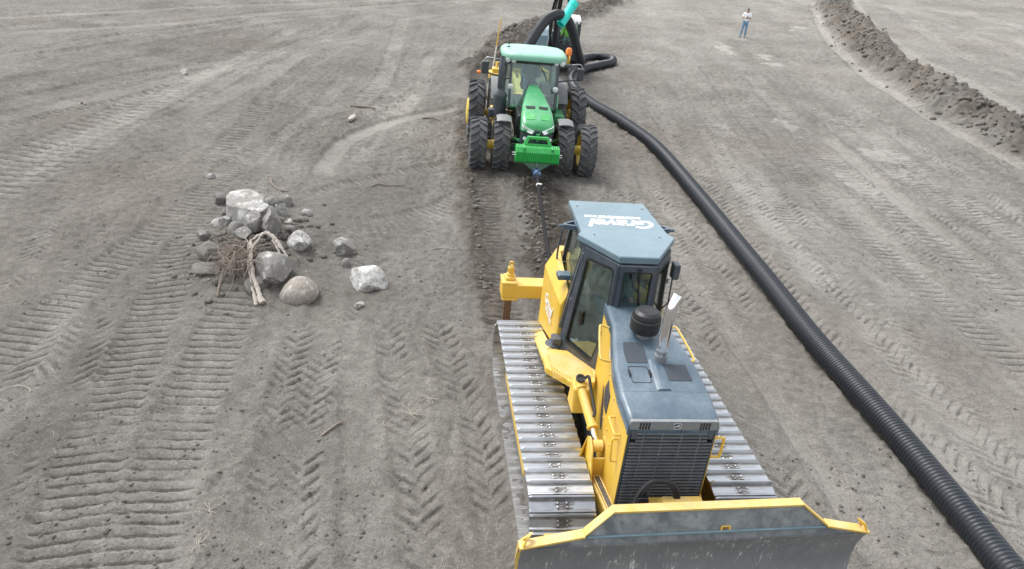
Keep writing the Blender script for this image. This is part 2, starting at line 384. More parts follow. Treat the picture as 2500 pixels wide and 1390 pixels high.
# ---------------------------------------------------------------- terrain
TR={'g1':[(-7.96,21.69),(-8.03,19.29),(-7.87,16.8),(-8.05,14.14),(-8.15,12.29),(-8.16,10.57),(-8.18,9.21)],'g2':[(-7.28,16.97),(-7.08,14.73),(-6.58,12.29),(-6.14,10.32),(-5.66,8.41),(-5.2,6.97),(-4.83,5.84),(-4.69,5.3)],'g2b':[(-5.32,14.08),(-5.08,11.65),(-4.83,9.83),(-4.58,8.39),(-4.28,7.02),(-4.0,5.94)],'g3':[(-13.06,24.71),(-12.91,20.74),(-12.7,17.75),(-12.55,15.42)],'g4':[(-13.52,42.99),(-13.34,33.0),(-13.46,26.43),(-13.54,21.84),(-13.52,18.69),(-13.55,17.14)],'g5':[(-9.86,47.44),(-10.1,37.08),(-9.96,30.34),(-9.27,24.64),(-8.85,20.94)],'g6':[(-13.07,36.4),(-13.27,29.45),(-12.95,25.37),(-12.31,21.42),(-12.25,18.59),(-12.21,16.05)],'g7':[(-9.04,52.05),(-7.42,39.91),(-6.47,32.09),(-6.48,28.28)],'g8':[(-7.14,49.44),(-6.27,39.39),(-5.66,32.48),(-5.63,27.98)],'c1':[(-5.52,19.4),(-5.83,20.97),(-5.76,23.42),(-4.9,25.86),(-2.79,29.1)],'c2':[(-6.4,19.12),(-6.77,20.85),(-6.97,23.45),(-6.42,26.1),(-4.72,29.06),(-3.08,31.67)],'c3':[(-7.11,19.24),(-7.61,21.39),(-7.73,24.17),(-7.11,27.68)],'c4':[(-4.95,21.09),(-4.8,23.29),(-4.05,25.09),(-2.6,27.38)],'c5':[(-4.03,21.39),(-3.66,22.81),(-2.5,25.16)],'d1':[(-5.73,17.7),(-4.75,19.29),(-3.33,20.85),(-2.13,22.03)],'f1':[(-4.26,16.46),(-3.16,16.89),(-2.28,17.83),(-1.56,18.96)],'b1':[(-3.15,12.23),(-3.07,10.92),(-2.94,9.7),(-2.75,8.51),(-2.49,7.36),(-2.19,6.18)],'b2':[(-2.36,12.38),(-1.96,11.13),(-1.6,9.94),(-1.18,8.57),(-0.87,7.37),(-0.62,6.39)],'b3':[(-1.46,12.75),(-1.06,11.45),(-0.62,10.12),(-0.24,8.91),(0.03,7.73),(0.26,6.5)],'b4':[(-3.85,12.08),(-3.61,10.81),(-3.37,9.41),(-3.15,8.26),(-2.83,7.09),(-2.55,6.13)],'b5':[(-2.81,12.29),(-2.53,10.76),(-2.21,9.4),(-1.83,8.02),(-1.39,6.28)],'s1':[(-4.87,11.11),(-4.6,9.41),(-4.27,8.08),(-3.93,6.93),(-3.64,5.99)],'lane':[(-1.21,21.54),(-0.93,18.83),(-0.63,16.17),(-0.3,14.08),(-0.09,12.71)],'lane2':[(1.21,21.54),(1.34,18.86),(1.55,15.77)],'r1':[(3.92,17.6),(4.15,15.31),(4.53,12.85),(4.8,10.85),(5.04,8.82),(5.22,7.15)],'r2':[(3.49,18.29),(3.73,15.0),(4.04,12.02),(4.26,9.84),(4.38,8.05),(4.44,7.04)],'r3':[(3.66,23.07),(4.23,19.68),(4.82,16.34),(5.09,14.16)],'e1':[(9.32,42.67),(8.87,28.84),(9.2,22.34),(9.63,18.53),(9.99,15.22),(10.25,12.91)],'e2':[(6.97,38.83),(6.83,25.76),(7.1,19.26),(7.46,14.66),(7.84,11.89),(8.19,9.29)],'e3':[(11.35,40.83),(10.74,29.27),(11.03,23.15),(11.64,19.32),(12.04,16.05)],'e4':[(5.16,37.34),(5.48,26.35),(5.9,18.94),(6.31,14.42),(6.82,11.45),(7.37,9.16),(7.69,7.82)],'e5':[(13.23,42.25),(12.32,30.19),(12.82,24.3),(13.92,19.34)],'e6':[(12.36,34.8),(12.69,27.64),(13.37,23.7),(14.44,20.28)],'u1':[(29.67,78.29),(24.99,60.97),(22.64,47.38),(22.41,39.92),(21.81,33.86)],'u2':[(24.91,74.21),(20.11,56.26),(17.82,43.07),(17.48,36.94),(17.4,32.42),(17.71,29.21),(18.1,27.02)],'u3':[(31.2,71.93),(26.5,52.17),(25.91,41.41)],'u4':[(36.91,72.7),(34.1,56.45)],'l1':[(-4.2,66.8),(-15.75,48.56),(-19.54,40.12),(-23.83,33.58)],'l2':[(-10.16,61.05),(-18.62,49.37),(-24.15,40.65),(-26.28,37.28)],'l3':[(-11.42,52.25),(-16.16,42.66),(-18.58,34.08),(-20.68,28.82)],'l4':[(-6.17,54.36),(-9.65,44.18),(-12.09,37.03),(-13.01,30.42)],'ridge':[(29.68,86.23),(24.97,68.26),(21.18,51.37),(19.85,43.98),(19.76,38.6),(19.46,33.44),(19.77,30.1),(20.12,27.43)],'trench':[(9.11,83.16),(4.85,67.55),(0.41,53.96),(-1.24,45.88),(-1.79,37.33)],'tow':[(0.28,21.63),(0.67,18.67),(0.88,15.61)],'pipe':[(6.76,6.66),(6.69,7.35),(6.44,9.45),(6.0,12.52),(5.65,15.9),(5.08,20.87),(4.44,25.38),(3.55,28.33),(2.43,31.12),(1.86,33.83),(1.74,36.52)],'darklane':[(-2.65,29.3),(-1.81,21.33),(-1.15,17.04),(-0.48,13.66)],}
def Z0(x, y):
    sx = np.log1p(np.exp(np.clip((x-4.0)/2.0, -30, 30)))*2.0
    sy = 1-np.exp(-np.maximum(0, y-20)/15.0)
    return .085*sx*sy
_rng = np.random.RandomState(11)
_TAB = _rng.rand(256, 256).astype(np.float32)
def vn(x, y, scale, seed=0):
    u = x/scale+seed*17.13; v = y/scale+seed*31.7
    i = np.floor(u).astype(np.int64); j = np.floor(v).astype(np.int64); fu = (u-i).astype(np.float32); fv = (v-j).astype(np.float32)
    fu = fu*fu*(3-2*fu); fv = fv*fv*(3-2*fv); i &= 255; j &= 255; i1 = (i+1) & 255; j1 = (j+1) & 255
    return (_TAB[i, j]*(1-fu)+_TAB[i1, j]*fu)*(1-fv)+(_TAB[i, j1]*(1-fu)+_TAB[i1, j1]*fu)*fv-.5
def sstep(a, b, x):
    t = np.clip((x-a)/(b-a), 0, 1); return t*t*(3-2*t)
def path_st(pts, X, Y, hw):
    """signed offset t and arc length s of every ground vertex within hw of the path"""
    P = resample(catmull([(p[0], p[1], 0) for p in pts], 10), .12)
    A = np.array([(p.x, p.y) for p in P]); d = np.gradient(A, axis=0); d /= np.linalg.norm(d, axis=1)[:, None]+1e-9
    S = np.arange(len(A))*.12
    best = np.full(X.shape, 1e9, np.float32); s = np.zeros(X.shape, np.float32); t = np.full(X.shape, 1e3, np.float32)
    for k in range(0, len(A), 14):
        C = A[k:k+15]; lo = C.min(0)-hw; hi = C.max(0)+hw
        idx = np.nonzero((X > lo[0]) & (X < hi[0]) & (Y > lo[1]) & (Y < hi[1]))[0]
        if not len(idx): continue
        dx = X[idx, None]-C[None, :, 0]; dy = Y[idx, None]-C[None, :, 1]; dd = dx*dx+dy*dy; j = dd.argmin(1); r = np.arange(len(idx))
        m_ = dd[r, j] < best[idx]; idx, j, r = idx[m_], j[m_], r[m_]
        tx = d[k:k+15][j]; ex = dx[r, j]; ey = dy[r, j]
        best[idx] = dd[r, j]; s[idx] = S[k:k+15][j]+ex*tx[:, 0]+ey*tx[:, 1]; t[idx] = -ex*tx[:, 1]+ey*tx[:, 0]
    return s, t
# key, kind (g grouser prints, l lugged tyre, r ribbed dusty tyre, s smooth rut), half width, depth, pitch, tone
TRACKS = [('l1', 's', .5, .05, 0, .12), ('l2', 's', .5, .05, 0, .12), ('l3', 'g', .4, .04, .22, .02), ('l4', 'g', .4, .04, .22, .02),
 ('g3', 'g', .42, .05, .38, .06), ('g4', 'g', .42, .05, .40, .08), ('g5', 'g', .42, .05, .30, -.02), ('g6', 'g', .42, .05, .40, .06),
 ('g7', 'g', .38, .05, .42, .12), ('g8', 'g', .38, .05, .42, .04), ('u1', 'g', .55, .05, .46, .16), ('u2', 'r', .34, .05, 0, .20), ('u3', 'g', .5, .04, .24, .05), ('u4', 's', .5, .04, .24, .05),
 ('e5', 'l', .33, .05, .24, -.06), ('e6', 'g', .45, .04, .22, .05), ('e3', 'g', .48, .06, .30, .08), ('e1', 'g', .42, .06, .24, .0), ('e2', 'l', .36, .055, .25, .05), ('e4', 'l', .36, .05, .25, .05),
 ('r3', 'l', .32, .04, .24, .05), ('c5', 'l', .27, .05, .23, 0), ('c4', 'l', .27, .05, .23, .05), ('c3', 'l', .27, .05, .23, .05), ('c2', 'l', .30, .05, .23, .05), ('d1', 'g', .25, .06, .2, .0), ('f1', 'g', .5, .05, .2, .04), ('c1', 'r', .32, .06, 0, .22),
 ('s1', 's', .30, .05, 0, .10), ('b4', 'l', .26, .05, .24, .0), ('b1', 'l', .26, .055, .24, .0), ('b5', 's', .28, .03, .24, .05), ('b2', 'l', .30, .07, .25, -.02), ('b3', 'l', .30, .07, .25, -.02),
 ('g1', 'g', .42, .06, .205, .03), ('g2b', 'g', .46, .05, .205, .0), ('g2', 'g', .46, .065, .205, .03),
 ('r2', 'l', .34, .06, .26, .0), ('r1', 'r', .24, .05, 0, .14), ('lane', 'g', .42, .07, .2, -.10), ('lane2', 'g', .36, .07, .2, -.14)]

def extra_tracks():
    rg = random.Random(404); out = []
    def add(key, x0, y0, x1, y1, kind, hw, dep, pitch, tn, bow=.4):
        mx, my = (x0+x1)/2+rg.uniform(-bow, bow), (y0+y1)/2; TR[key] = [(x0, y0), ((x0+mx)/2+rg.uniform(-.1, .1), (y0+my)/2), (mx, my), ((x1+mx)/2+rg.uniform(-.1, .1), (y1+my)/2), (x1, y1)]
        out.append((key, kind, hw, dep, pitch, tn))
    for i in range(26):            # left of the lane, far to near
        x = rg.uniform(-27, -4.5); y0 = rg.uniform(16, 34); L = rg.uniform(8, 22); sl = .32 if x < -14 else rg.uniform(-.04, .16)
        add('xl%d' % i, x, y0, x+sl*L, y0+L, rg.choice('ggls'), rg.uniform(.28, .46), .04, rg.choice((.20, .21, .24)), rg.uniform(-.08, .10))
    for i in range(26):            # right of the pipe
        x = rg.uniform(7.2, 17); y0 = rg.uniform(8.5, 24); L = rg.uniform(8, 20); sl = rg.uniform(-.10, .0)
        add('xr%d' % i, x, y0, x+sl*L, y0+L, rg.choice('gglls'), rg.uniform(.28, .46), .045, rg.choice((.20, .22, .25)), rg.uniform(-.06, .10))
    for i in range(8):             # beyond the spoil ridge
        x = rg.uniform(23, 40); y0 = rg.uniform(32, 48); add('xf%d' % i, x, y0, x+rg.uniform(2, 6), y0+20, rg.choice('gs'), .5, .05, .25, rg.uniform(0, .12))
    for i in range(9):             # near left and centre
        x = rg.uniform(-9, -.6); y0 = rg.uniform(5, 9); L = rg.uniform(5, 9); sl = -.28 if x < -4 else rg.uniform(-.18, .0)
        add('xn%d' % i, x, y0, x+sl*L, y0+L, rg.choice('glls'), rg.uniform(.24, .36), .035, rg.choice((.20, .24)), rg.uniform(-.05, .08))
    for i in range(7):             # between dozer, tractor and pipe
        x = rg.uniform(2.6, 4.6); y0 = rg.uniform(13, 20); add('xm%d' % i, x, y0, x+rg.uniform(-.8, .2), y0+rg.uniform(5, 10), rg.choice('gll'), .3, .04, .23, rg.uniform(-.06, .08))
    return out
def build_ground():
    ys = [3.4]
    while ys[-1] < 150: ys.append(ys[-1]+max(.021, .021*(ys[-1]/8)**1.02))
    ys += [170, 200, 250, 330, 450, 700]
    ys = np.array(ys); NX = 690
    u = np.linspace(-1, 1, NX); u = u*.8+.2*u**3
    Yg = np.repeat(ys[:, None], NX, 1); Xg = u[None, :]*(4.6+.80*ys[:, None])+.9
    X = Xg.ravel().astype(np.float64); Y = Yg.ravel().astype(np.float64)
    base = Z0(X, Y); zs = np.zeros_like(X); tone = np.full(X.shape, .54); brown = np.zeros_like(X)
    tone += .10*sstep(1.5, 5.5, X)+.14*vn(X, Y, 6, 3)+.12*vn(X, Y, 2.2, 4)+.16*vn(X, Y*.18, 1.1, 14)+.10*vn(X, Y*.3, .45, 13)+.10*sstep(16, 7, Y)+.04*sstep(25, 60, Y)  # soil colour painted lighter near the camera to offset the darker shading there
    # long faint wheelings that run the length of the field
    und = .09*vn(X, Y, 7, 1)+.05*vn(X, Y*.35, 2.2, 2)+.035*vn(X, Y*.25, .8, 9)
    rough = .55+1.1*np.clip(vn(X, Y, 2.6, 5)+.25, 0, 1)
    far = np.clip(Y/12, 1, 4)
    cl = np.abs(vn(X, Y, .30, 6))*.060+np.abs(vn(X, Y, .15, 7))*.050+vn(X, Y, .075, 8)*.030+np.abs(vn(X, Y, .9, 12))*.03
    brown += .20*sstep(.15, .45, vn(X, Y, 5, 15))+.06*sstep(0, .3, vn(X, Y, 1.6, 16))
    tph = np.zeros_like(X); tw = np.zeros_like(X)
    for key, kind, hw, dep, pitch, tn in extra_tracks()+TRACKS:
        s, t = path_st(TR[key], X, Y, hw+.4)
        ix = np.nonzero(np.abs(t) < hw+.36)[0]
        if not len(ix): continue
        s, t = s[ix], t[ix]; x, y = X[ix], Y[ix]
        t = t+vn(x, y, .5, 21)*.09; s = s+vn(x, y, .9, 24)*.06
        a = np.abs(t); eg = .10+.10*vn(x, y, .6, 26); w = sstep(hw+eg*.5, hw-eg, a)*sstep(.0, 1.0, s)*sstep(0, 1.0, s.max()-s)
        live = sstep(-.30 if key in ('g1', 'g2', 'g2b', 'lane', 'lane2', 'e3', 'e1') else -.25, .22, vn(x, y, 1.8, 22)+.6*vn(x, y, .45, 23)+(.42 if key in ('g1', 'g2', 'g2b') else .30 if key in ('e3', 'e1', 'e2', 'e4', 'u1', 'g4', 'g5', 'g3', 'g6', 'g7', 'g8', 'f1', 'c2', 'c3', 'c4', 'lane', 'lane2') else .12 if key in ('b1', 'b2', 'b3') else .08))*w
        if kind == 'g':
            ph = (s/pitch) % 1.0
            gw = .10+.05*sstep(12, 26, y); g = np.exp(-((ph-.5)/gw)**2); pil = np.where(ph > .5, 1.5-ph*1.0, .5-ph)*1.6-.4
            fr = 1+sstep(14, 30, y); brk = .25+.75*sstep(-.32, .12, vn(x, y, .24, 27)+.3*vn(x, y, .09, 28)); g = g*brk; dz = .02*np.abs(vn(x, y, .11, 29))*w-dep*w*.6-.050*g*np.maximum(live, .35*w)*fr+.014*pil*live*fr
            tone[ix] += .20*(pil-.2)*np.maximum(live, .3*w)
        elif kind == 'l':
            q = s+1.0*a+np.where(t > 0, pitch*.5, 0); ph = (q/pitch) % 1.0
            g = sstep(.0, .16, ph)*sstep(.52, .36, ph)*sstep(.0, .05, a)*(.2+.8*sstep(-.3, .2, vn(x, y, .3, 27)+.4*vn(x, y, .12, 28)))
            fr = 1+sstep(14, 30, y); dz = -dep*w*.25-.032*g*live*fr+.014*live*(1-g)*fr
            tone[ix] += .09*(1-2*g)*live
        elif kind == 'r':
            dz = -dep*w+.010*np.cos(2*np.pi*t/.10)*w
        else:
            dz = -dep*w*.8
        dz = dz+.018*np.exp(-((a-hw-.09)/.08)**2)*np.clip(.35+1.6*vn(x, y, .8, 25), 0, 1)*sstep(.0, 1.0, s)*sstep(0, 1.0, s.max()-s)
        if kind in 'gl':
            ok = (w > 0) | (tw[ix] == 0); jj = ix[ok]
            tph[jj] = (s/pitch if kind == 'g' else q/pitch+.25)[ok]; tw[jj] = np.maximum(tw[jj]*(1-w[ok]), np.maximum(live, .25*w)[ok]*(1.0 if kind == 'g' else .7))
        else: tw[ix] *= 1-w
        zs[ix] = zs[ix]*(1-.75*w)+dz
        rough[ix] *= 1-(.9 if kind == 'r' else .6 if kind == 's' else .45)*w
        tone[ix] += tn*w
    # rough wet soil between tractor and dozer, worked by the tow
    s, t = path_st(TR['tow']+[(1.0, 14.2)], X, Y, 1.6)
    tw *= 1-sstep(.8, .4, np.abs(t)); w = sstep(.80, .30, np.abs(t-.05)+.5*vn(X, Y, .6, 30))*sstep(21.9, 21.0, Y)*sstep(12.5, 14, Y); zs += w*(.12*np.abs(vn(X, Y, .26, 31))+.10*np.abs(vn(X, Y, .13, 32))-.05); tone -= .62*w; brown += .22*w; rough += .6*w
    s, t = path_st(TR['darklane'], X, Y, 1.2)
    w = sstep(.42, .12, np.abs(t)+.25*vn(X, Y, .5, 33)); zs += w*(.05+.09*vn(X, Y, .2, 34)); tone -= .22*w; brown += .30*w; rough += .5*w
    w = sstep(.9, .2, np.abs(t-.65))*sstep(29.5, 27, Y)*sstep(11.5, 14, Y); tone -= .15*w; brown += .14*w
    # spoil ridge to the right and the plough's trench spoil behind the tractor
    for key, hh, wd, dk, br in (('ridge', .44, 1.15, .28, .75), ('trench', .30, .85, .40, .26)):
        s, t = path_st(TR[key], X, Y, 3.2)
        tt = t+1.1*vn(X, Y, 1.5, 41)+.6*vn(X, Y, .5, 40)
        e = np.exp(-(tt/wd)**2); core = sstep(1.8, .8, np.abs(tt)); tw *= 1-core
        zs += e*hh*(.8+.7*vn(X, Y, 1.1, 42))+core*(.70*np.abs(vn(X, Y, .6, 43))+.42*np.abs(vn(X, Y, .28, 44)))
        tone -= dk*core+.20*core*vn(X, Y, 2.0, 45); brown += core*br*(.5+1.2*vn(X, Y, 3.0, 46)); rough += .8*core
    s, t = path_st(TR['pipe'], X, Y, .8)
    g = np.exp(-((np.abs(t)-.20)/.13)**2)*(Y < 35); zs += g*(.045+.10*vn(X, Y, .35, 53)+.05*vn(X, Y, .12, 54)); tw *= 1-sstep(.5, .25, np.abs(t)); tone -= .05*g
    # soil heaped under the rock pile
    g = np.exp(-(((X+5.6)/1.15)**2+((Y-14.4)/1.5)**2)); tw *= 1-g; zs += g*(.36+.34*np.abs(vn(X, Y, .42, 47))); tone -= .26*g; brown += .12*g; rough += .5*g
    g = np.exp(-(((X+4.2)/1.3)**2+((Y-13.0)/.8)**2)); zs += .07*g; tone -= .04*g
    # pale dried-out pans
    for px, py, rx, ry, st in ((10.57, 30.98, .5, 1.0, .6), (13.24, 27.31, .7, .8, .6), (10.88, 23.84, .45, 1.3, .5), (13.32, 25.17, .8, .6, .4), (11.6, 48.33, .5, 2.2, .6), (13.36, 45.85, .6, 1.1, .6), (13.24, 43.98, .7, .9, .5), (18.61, 56.99, .9, 1.2, .6), (-8.31, 18.85, .2, .3, .7), (8.2, 20.5, .5, .8, .25), (9.0, 16.0, .5, .9, .22)):
        d = ((X-px)/rx)**2+((Y-py)/ry)**2+2.2*vn(X, Y, .8, 51)+2.2*vn(X, Y, .3, 52); tone += .62*st*sstep(1.1, .0, d)
    Z = base+und+zs+cl*rough*np.minimum(far, 2.0)
    n = len(ys); t2 = tph.reshape(n, NX); w2 = tw.reshape(n, NX)
    for ax, lim in ((1, .7), (0, .9)):          # no print lines where one pass cuts across another
        jump = np.abs(np.diff(t2, axis=ax)) > lim
        if ax: w2[:, 1:][jump] = 0; w2[:, :-1][jump] = 0
        else: w2[1:][jump] = 0; w2[:-1][jump] = 0
    tw = w2.ravel()
    idx = np.arange(n*NX).reshape(n, NX)
    F = np.stack([idx[:-1, :-1], idx[:-1, 1:], idx[1:, 1:], idx[1:, :-1]], -1).reshape(-1, 4)
    V = np.stack([X, Y, Z], 1)
    # coarse skirt that carries the field on behind and beside the fine part
    sk = np.array([(-1500, -800, -.5), (1500, -800, -.5), (1500, 1500, -.5), (-1500, 1500, -.5)], float)
    F = np.vstack([F, [[len(V), len(V)+1, len(V)+2, len(V)+3]]]); V = np.vstack([V, sk])
    tone = np.append(tone, [.5]*4); brown = np.append(brown, [.1]*4)
    me = bpy.data.meshes.new('field_ground')
    me.vertices.add(len(V)); me.vertices.foreach_set('co', V.astype(np.float32).ravel())
    me.loops.add(F.size); me.loops.foreach_set('vertex_index', F.astype(np.int32).ravel())
    me.polygons.add(len(F)); me.polygons.foreach_set('loop_start', np.arange(0, F.size, 4, dtype=np.int32))
    me.update(calc_edges=True); me.shade_smooth()
    tph = np.append(tph, [0]*4); tw = np.append(tw, [0]*4)
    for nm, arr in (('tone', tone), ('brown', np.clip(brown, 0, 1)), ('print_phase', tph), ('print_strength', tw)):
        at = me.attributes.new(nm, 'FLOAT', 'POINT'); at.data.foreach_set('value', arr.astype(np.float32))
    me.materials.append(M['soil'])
    o = bpy.data.objects.new('ground', me); COL.objects.link(o); tag(o, kind='structure')
    return ys, Xg, Z.reshape(n, NX)
_ys, _Xg, _Zg = build_ground()
def gz(x, y):
    """ground height under a point"""
    i = int(np.clip(np.searchsorted(_ys, y)-1, 0, len(_ys)-2)); j = int(np.clip(np.searchsorted(_Xg[i], x), 1, _Xg.shape[1]-1))
    return float(_Zg[i, j])

def scatter(name, pts, lo, hi, mat, label, cat, squash=.7, seed=1):
    rng = random.Random(seed); bm = bmesh.new(); bmesh.ops.create_icosphere(bm, subdivisions=1, radius=1)
    bv = np.array([v.co[:] for v in bm.verts]); bf = np.array([[v.index for v in f.verts] for f in bm.faces]); bm.free()
    nr = np.random.RandomState(seed); VV = []; FF = []
    for k, (x, y, z) in enumerate(pts):
        r = lo+(hi-lo)*rng.random()**2.2; a = rng.random()*6.28; c_, s_ = math.cos(a), math.sin(a)
        v = bv*(1+.55*(nr.rand(len(bv), 1)-.5))*np.array([r*(.8+.6*rng.random()), r*(.7+.4*rng.random()), r*squash])
        v = np.stack([v[:, 0]*c_-v[:, 1]*s_, v[:, 0]*s_+v[:, 1]*c_, v[:, 2]], 1)+np.array([x, y, z+r*squash*.25])
        VV.append(v); FF.append(bf+k*len(bv))
    V = np.vstack(VV).astype(np.float32); F = np.vstack(FF).astype(np.int32)
    me = bpy.data.meshes.new(name); me.vertices.add(len(V)); me.vertices.foreach_set('co', V.ravel())
    me.loops.add(F.size); me.loops.foreach_set('vertex_index', F.ravel()); me.polygons.add(len(F)); me.polygons.foreach_set('loop_start', np.arange(0, F.size, 3, dtype=np.int32))
    me.update(calc_edges=True); me.materials.append(M[mat]); o = bpy.data.objects.new(name, me); COL.objects.link(o)
    return tag(o, label, cat, None, 'stuff')
def _clods():
    rng = random.Random(5); pts = []
    for k in range(16000):
        y = 4.5+rng.random()**1.7*34; x = .9+(rng.random()*2-1)*(3.6+.72*y)
        if vn(np.array([x]), np.array([y]), 1.7, 61)[0] < -.12+.35*rng.random(): continue
        pts.append((x, y, gz(x, y)))
    scatter('soil_crumbs', pts, .006, .032, 'clod', 'loose crumbs of grey soil strewn over the field', 'soil crumbs', .6, 3)
    for key, nm, lab, n, wd, hi in (('ridge', 'spoil_clods', 'lumpy brown clods along the spoil ridge at the right', 1500, 1.5, .17), ('trench', 'trench_clods', 'dark moist clods heaped along the trench behind the tractor', 900, .9, .15)):
        P = resample(catmull([(p[0], p[1], 0) for p in TR[key]], 10), .1); pts = []
        for k in range(n):
            i = int(rng.random()**1.3*(len(P)-1)); i = len(P)-1-i; p = P[i]; q = P[max(i-1, 0)]; d = (p-q); d = d.normalized() if d.length else Vector((0, 1, 0))
            o = rng.gauss(0, .55)*wd; x, y = p.x-d.y*o, p.y+d.x*o; pts.append((x, y, gz(x, y)))
        scatter(nm, pts, .03, hi, 'clod', lab, 'clods', .75, 8)
    pts = []
    for k in range(600):
        t = rng.random(); x = .24+.66*t+rng.gauss(0, .24); y = 21.5-7.5*t; pts.append((x, y, gz(x, y)))
    for k in range(220):
        x = -1.8+1.3*rng.random()+rng.gauss(0, .06); y = 0
        t = rng.random(); p = Vector((-2.2, 25.5, 0)).lerp(Vector((-.48, 13.66, 0)), t); x = p.x+rng.gauss(0, .12); pts.append((x, p.y, gz(x, p.y)))
    scatter('tow_lane_clods', pts, .015, .075, 'clod', 'dark broken clods in the churned lane under the tow rod', 'clods', .7, 9)
_clods()
def _straw():
    rng = random.Random(21); mb = MB()
    for k in range(2600):
        y = 4.8+rng.random()**1.9*26; x = .9+(rng.random()*2-1)*(3.4+.7*y)
        if vn(np.array([x]), np.array([y]), 2.5, 71)[0] < -.28+.45*rng.random(): continue
        a = rng.random()*6.28; L = .02+.09*rng.random()**2; r = .0015+.0018*rng.random(); z = gz(x, y)+.012+.02*rng.random()
        b = a+rng.gauss(0, .5); p = Vector((x, y, z)); q = p+Vector((math.cos(a), math.sin(a), rng.gauss(0, .12)))*L; e = q+Vector((math.cos(b), math.sin(b), rng.gauss(0, .2)))*L*.7
        mb.tube([p, q, e], r, 3)
    o = mb.build('straw', 'straw', flip=False, recalc=False); tag(o, 'pale bits of straw and stubble scattered over the soil', 'straw', None, 'stuff')
_straw()
# ---------------------------------------------------------------- bulldozer (built as x right in view, F towards its blade, z up; FLIP turns F into -y)
FLIP = True
DZ = empty('bulldozer', (1.71, 8.95, -.02), R(8.97))
tag(DZ, 'yellow and blue-grey crawler bulldozer with wide steel tracks and long front blade', 'bulldozer')
def poly(mb, pts, d): return mb.prism(pts, d)
def rrect_loop(P, r=.05, n=4):
    """round the corners of a 3-D polygon"""
    P = [Vector(p) for p in P]; out = []
    for i, p in enumerate(P):
        a = (P[i-1]-p); b = (P[(i+1) % len(P)]-p); ra = min(r, a.length*.45, b.length*.45); a.normalize(); b.normalize()
        for k in range(n+1):
            t = k/n; out.append((p+a*ra)*(1-t)**2+p*2*t*(1-t)+(p+b*ra)*t*t)
    return out

# --- tracks: every shoe is its own piece
TF, TB, TR_ = 1.70, -2.0, .47
def track_path(s):
    L = TF-TB; arc = math.pi*TR_; tot = 2*L+2*arc; s %= tot
    if s < L: return TB+s, .52+TR_, 0.0                                   # top run, forward
    s -= L
    if s < arc: a = s/TR_; return TF+TR_*math.sin(a), .52+TR_*math.cos(a), a
    s -= arc
    if s < L: return TF-s, .05, math.pi
    s -= L; a = s/TR_; return TB-TR_*math.sin(a), .52-TR_*math.cos(a), math.pi+a
def shoe_mesh():
    mb = MB(); w = .405; p = .2
    # plate with rolled lip and one tall grouser, chamfered ends; y along travel, z outward
    prof = [(-.100, -.004), (-.100, .010), (-.086, .066), (-.066, .066), (-.050, .014), (.070, .010), (.088, .026), (.104, .024), (.100, -.004)]
    secs = []
    for x, k in ((-w, .55), (-w+.035, 1.0), (w-.035, 1.0), (w, .55)):
        secs.append([(x, y, z if z < .02 else .012+(z-.012)*k) for y, z in prof])
    mb.loft(secs)
    for bx in (-.055, .055):
        for by in (-.005, .045): mb.lathe((bx, by, .010), (0, 0, 1), [(.016, 0), (.016, .014), (.009, .018)], 6)
    me = mb.mesh('track_shoe', False, 30); me.materials.append(M['track']); return me
_shoe = shoe_mesh()
N_SHOE = 52
for sx in (-1, 1):
    tk = empty('track', (sx*1.165, 0, 0), 0, DZ)
    tot = 2*(TF-TB)+2*math.pi*TR_
    for k in range(N_SHOE):
        F, z, a = track_path(k*tot/N_SHOE+(.03 if sx > 0 else .0))
        o = bpy.data.objects.new('track_shoe', _shoe); COL.objects.link(o); o.parent = tk
        # shoe's +y along travel (forward on top) -> local -y ; outward normal rotates with a
        tF, tz = math.cos(a), -math.sin(a); nF, nz = math.sin(a), math.cos(a)
        X_ = Vector((-1, 0, 0)); Y_ = Vector((0, -tF, tz)); Z_ = Vector((0, -nF, nz))
        mm = Matrix((X_, Y_, Z_)).transposed().to_4x4(); mm.translation = (0, -F, z+0); o.matrix_local = mm
    ch = MB()                                               # link chain inside the shoes
    loop = [track_path(i*tot/104) for i in range(104)]
    for off in (-.09, .09):
        ch.tube([(off, F-math.sin(a)*.05, z-math.cos(a)*.05) for F, z, a in loop], .035, 6, closed=True)
    ch.build('link_chain', 'rust', tk)
    fr = MB(); fr.box(-.2, .2, -1.6, 1.45, .24, .62); fr.box(-.33, .33, -1.2, 1.1, .55, .66)
    fr.build('track_frame', 'yellow_dusty', tk, bevel=.02)
    for F in (TB, TF):
        w = MB(); w.lathe((-.11, F, .52), (1, 0, 0), [(.1, -.1), (.16, -.02), (.36, 0), (.38, .04), (.38, .18), (.36, .22), (.16, .24), (.1, .32)], 28)
        w.build('drive_sprocket' if F < 0 else 'front_idler', 'yellow_dusty', tk, smooth=30)
    for k in range(7):
        w = MB(); w.lathe((-.13, -1.3+k*.42, .17), (1, 0, 0), [(.11, 0), (.11, .26)], 14); w.build('track_roller', 'rust', tk, smooth=30)
    sd = MB(); sd.box(sx*.24-.015, sx*.24+.015, -1.7, 1.5, .16, .60); sd.build('side_guard', 'mud', tk, bevel=.01)

